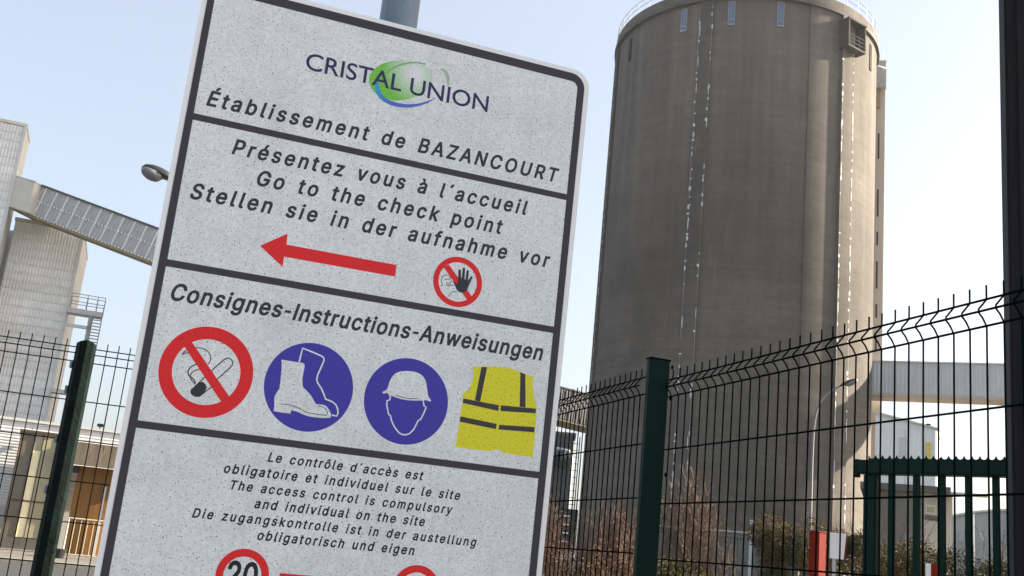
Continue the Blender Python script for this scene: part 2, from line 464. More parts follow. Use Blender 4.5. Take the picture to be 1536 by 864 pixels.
# ---------------------------------------------------------------- the sign
NV = Vector((0.31978317, -0.947054, -0.0287655)); NV.normalize()
HV = Vector((0.9474, 0.3199, 0)).normalized()
VV = NV.cross(HV).normalized()
HV = VV.cross(NV).normalized()
SM = Matrix((HV, VV, NV)).transposed().to_4x4()
SM.translation = EYE - NV * 2.3
sign = thing('information_sign', 'tall grey and white site notice board with red arrow and safety symbols on steel post', 'sign')
sign.matrix_world = SM
SB, ST, SL, SR = -0.40, 1.1215, -0.0235, 0.9160

def rrect(x0, x1, y0, y1, r, n=8):
    pts = []
    for cx, cy, a0 in ((x1 - r, y1 - r, 0), (x0 + r, y1 - r, 90), (x0 + r, y0 + r, 180), (x1 - r, y0 + r, 270)):
        for i in range(n + 1):
            a = R(a0 + 90 * i / n); pts.append((cx + r * math.cos(a), cy + r * math.sin(a)))
    return pts

def plate(name, pts, z0, z1, m, parent):
    bm = bmesh.new()
    a = [bm.verts.new((x, y, z1)) for x, y in pts]
    bm.faces.new(a)
    b = [bm.verts.new((x, y, z0)) for x, y in pts]
    bm.faces.new(b[::-1])
    n = len(pts)
    for i in range(n): bm.faces.new((a[i], b[i], b[(i + 1) % n], a[(i + 1) % n]))
    bmesh.ops.recalc_face_normals(bm, faces=bm.faces)
    return obj(name, bm, m, parent)

def filled(name, loops, z, m, parent, bev=0.00035):
    """flat print from closed outlines, holes by even-odd"""
    cu = bpy.data.curves.new(name, 'CURVE'); cu.dimensions = '2D'; cu.fill_mode = 'BOTH'; cu.extrude = 0.00002
    for l in loops:
        s = cu.splines.new('POLY'); s.points.add(len(l) - 1)
        for q, (x, y) in zip(s.points, l): q.co = (x, y, 0, 1)
        s.use_cyclic_u = True
    t = bpy.data.objects.new(name, cu); C.objects.link(t)
    me = bpy.data.meshes.new_from_object(t.evaluated_get(bpy.context.evaluated_depsgraph_get()))
    bpy.data.objects.remove(t); bpy.data.curves.remove(cu)
    me.materials.clear(); me.materials.append(m)
    me.name = name
    o = bpy.data.objects.new(name, me); C.objects.link(o); o.parent = parent; o.location = (0, 0, z)
    return o

plate('board', rrect(SL, SR, SB, ST, 0.045), -0.028, -0.0012, M_['margin'], sign)
plate('sign_face', rrect(-0.0045, 0.8965, SB + 0.02, 1.1035, 0.032), -0.0011, 0.0, M_['sheet'], sign)
# dark border with its three dividers, one print
out = rrect(-0.0118, 0.9026, SB + 0.012, 1.1100, 0.037)
holes = [rrect(0.0034, 0.8840, 0.7966, 1.0885, 0.018)]
for a, b in ((0.4682, 0.7816), (0.1285, 0.4527), (SB + 0.03, 0.1133)):
    holes.append([(0.0040, b), (0.0045, a), (0.8852, a), (0.8845, b)])
holes[0] = [p for p in holes[0]]
# the top field is rounded only at its upper corners
h0 = rrect(0.0034, 0.8840, 0.7966, 1.0885, 0.018)
holes[0] = h0[:18] + [(0.0034, 0.7966), (0.8840, 0.7966)]
filled('border_band', [out] + holes, 0.00012, M_['bandink'], sign)
boxo('mounting_rail', (-0.0, 0.60, ST - 0.03, ST + 0.006, -0.060, -0.030), M_['alu'], sign)
boxo('mounting_rail', (0.03, 0.87, 0.25, 0.29, -0.060, -0.030), M_['alu'], sign)
for x in (SL + 0.002, SR - 0.014):
    boxo('edge_flange', (x, x + 0.012, SB + 0.05, ST - 0.05, -0.05, -0.0285), M_['alu'], sign)
# the post behind it
bm = bmesh.new()
pc = (SM.inverted() @ pol(-8.22, 2.42, 0))
PX = pc.x
ppts = []
for k in range(16):
    a = 2 * math.pi * (k + .5) / 16
    ppts.append((math.cos(a) * 0.047, math.sin(a) * 0.047))
wp = pol(-8.22, 2.405, 0)
obj_loc = Vector((wp.x, wp.y, 0))
pm = bmesh.new(); tube(pm, [(0, 0, 0.0), (0, 0, 3.9)], 0.047, n=20)
po = obj('post', pm, M_['galv'], None, True)
po.matrix_world = Matrix.Translation(obj_loc)
bpy.context.view_layer.update()
po.parent = sign; po.matrix_parent_inverse = SM.inverted()

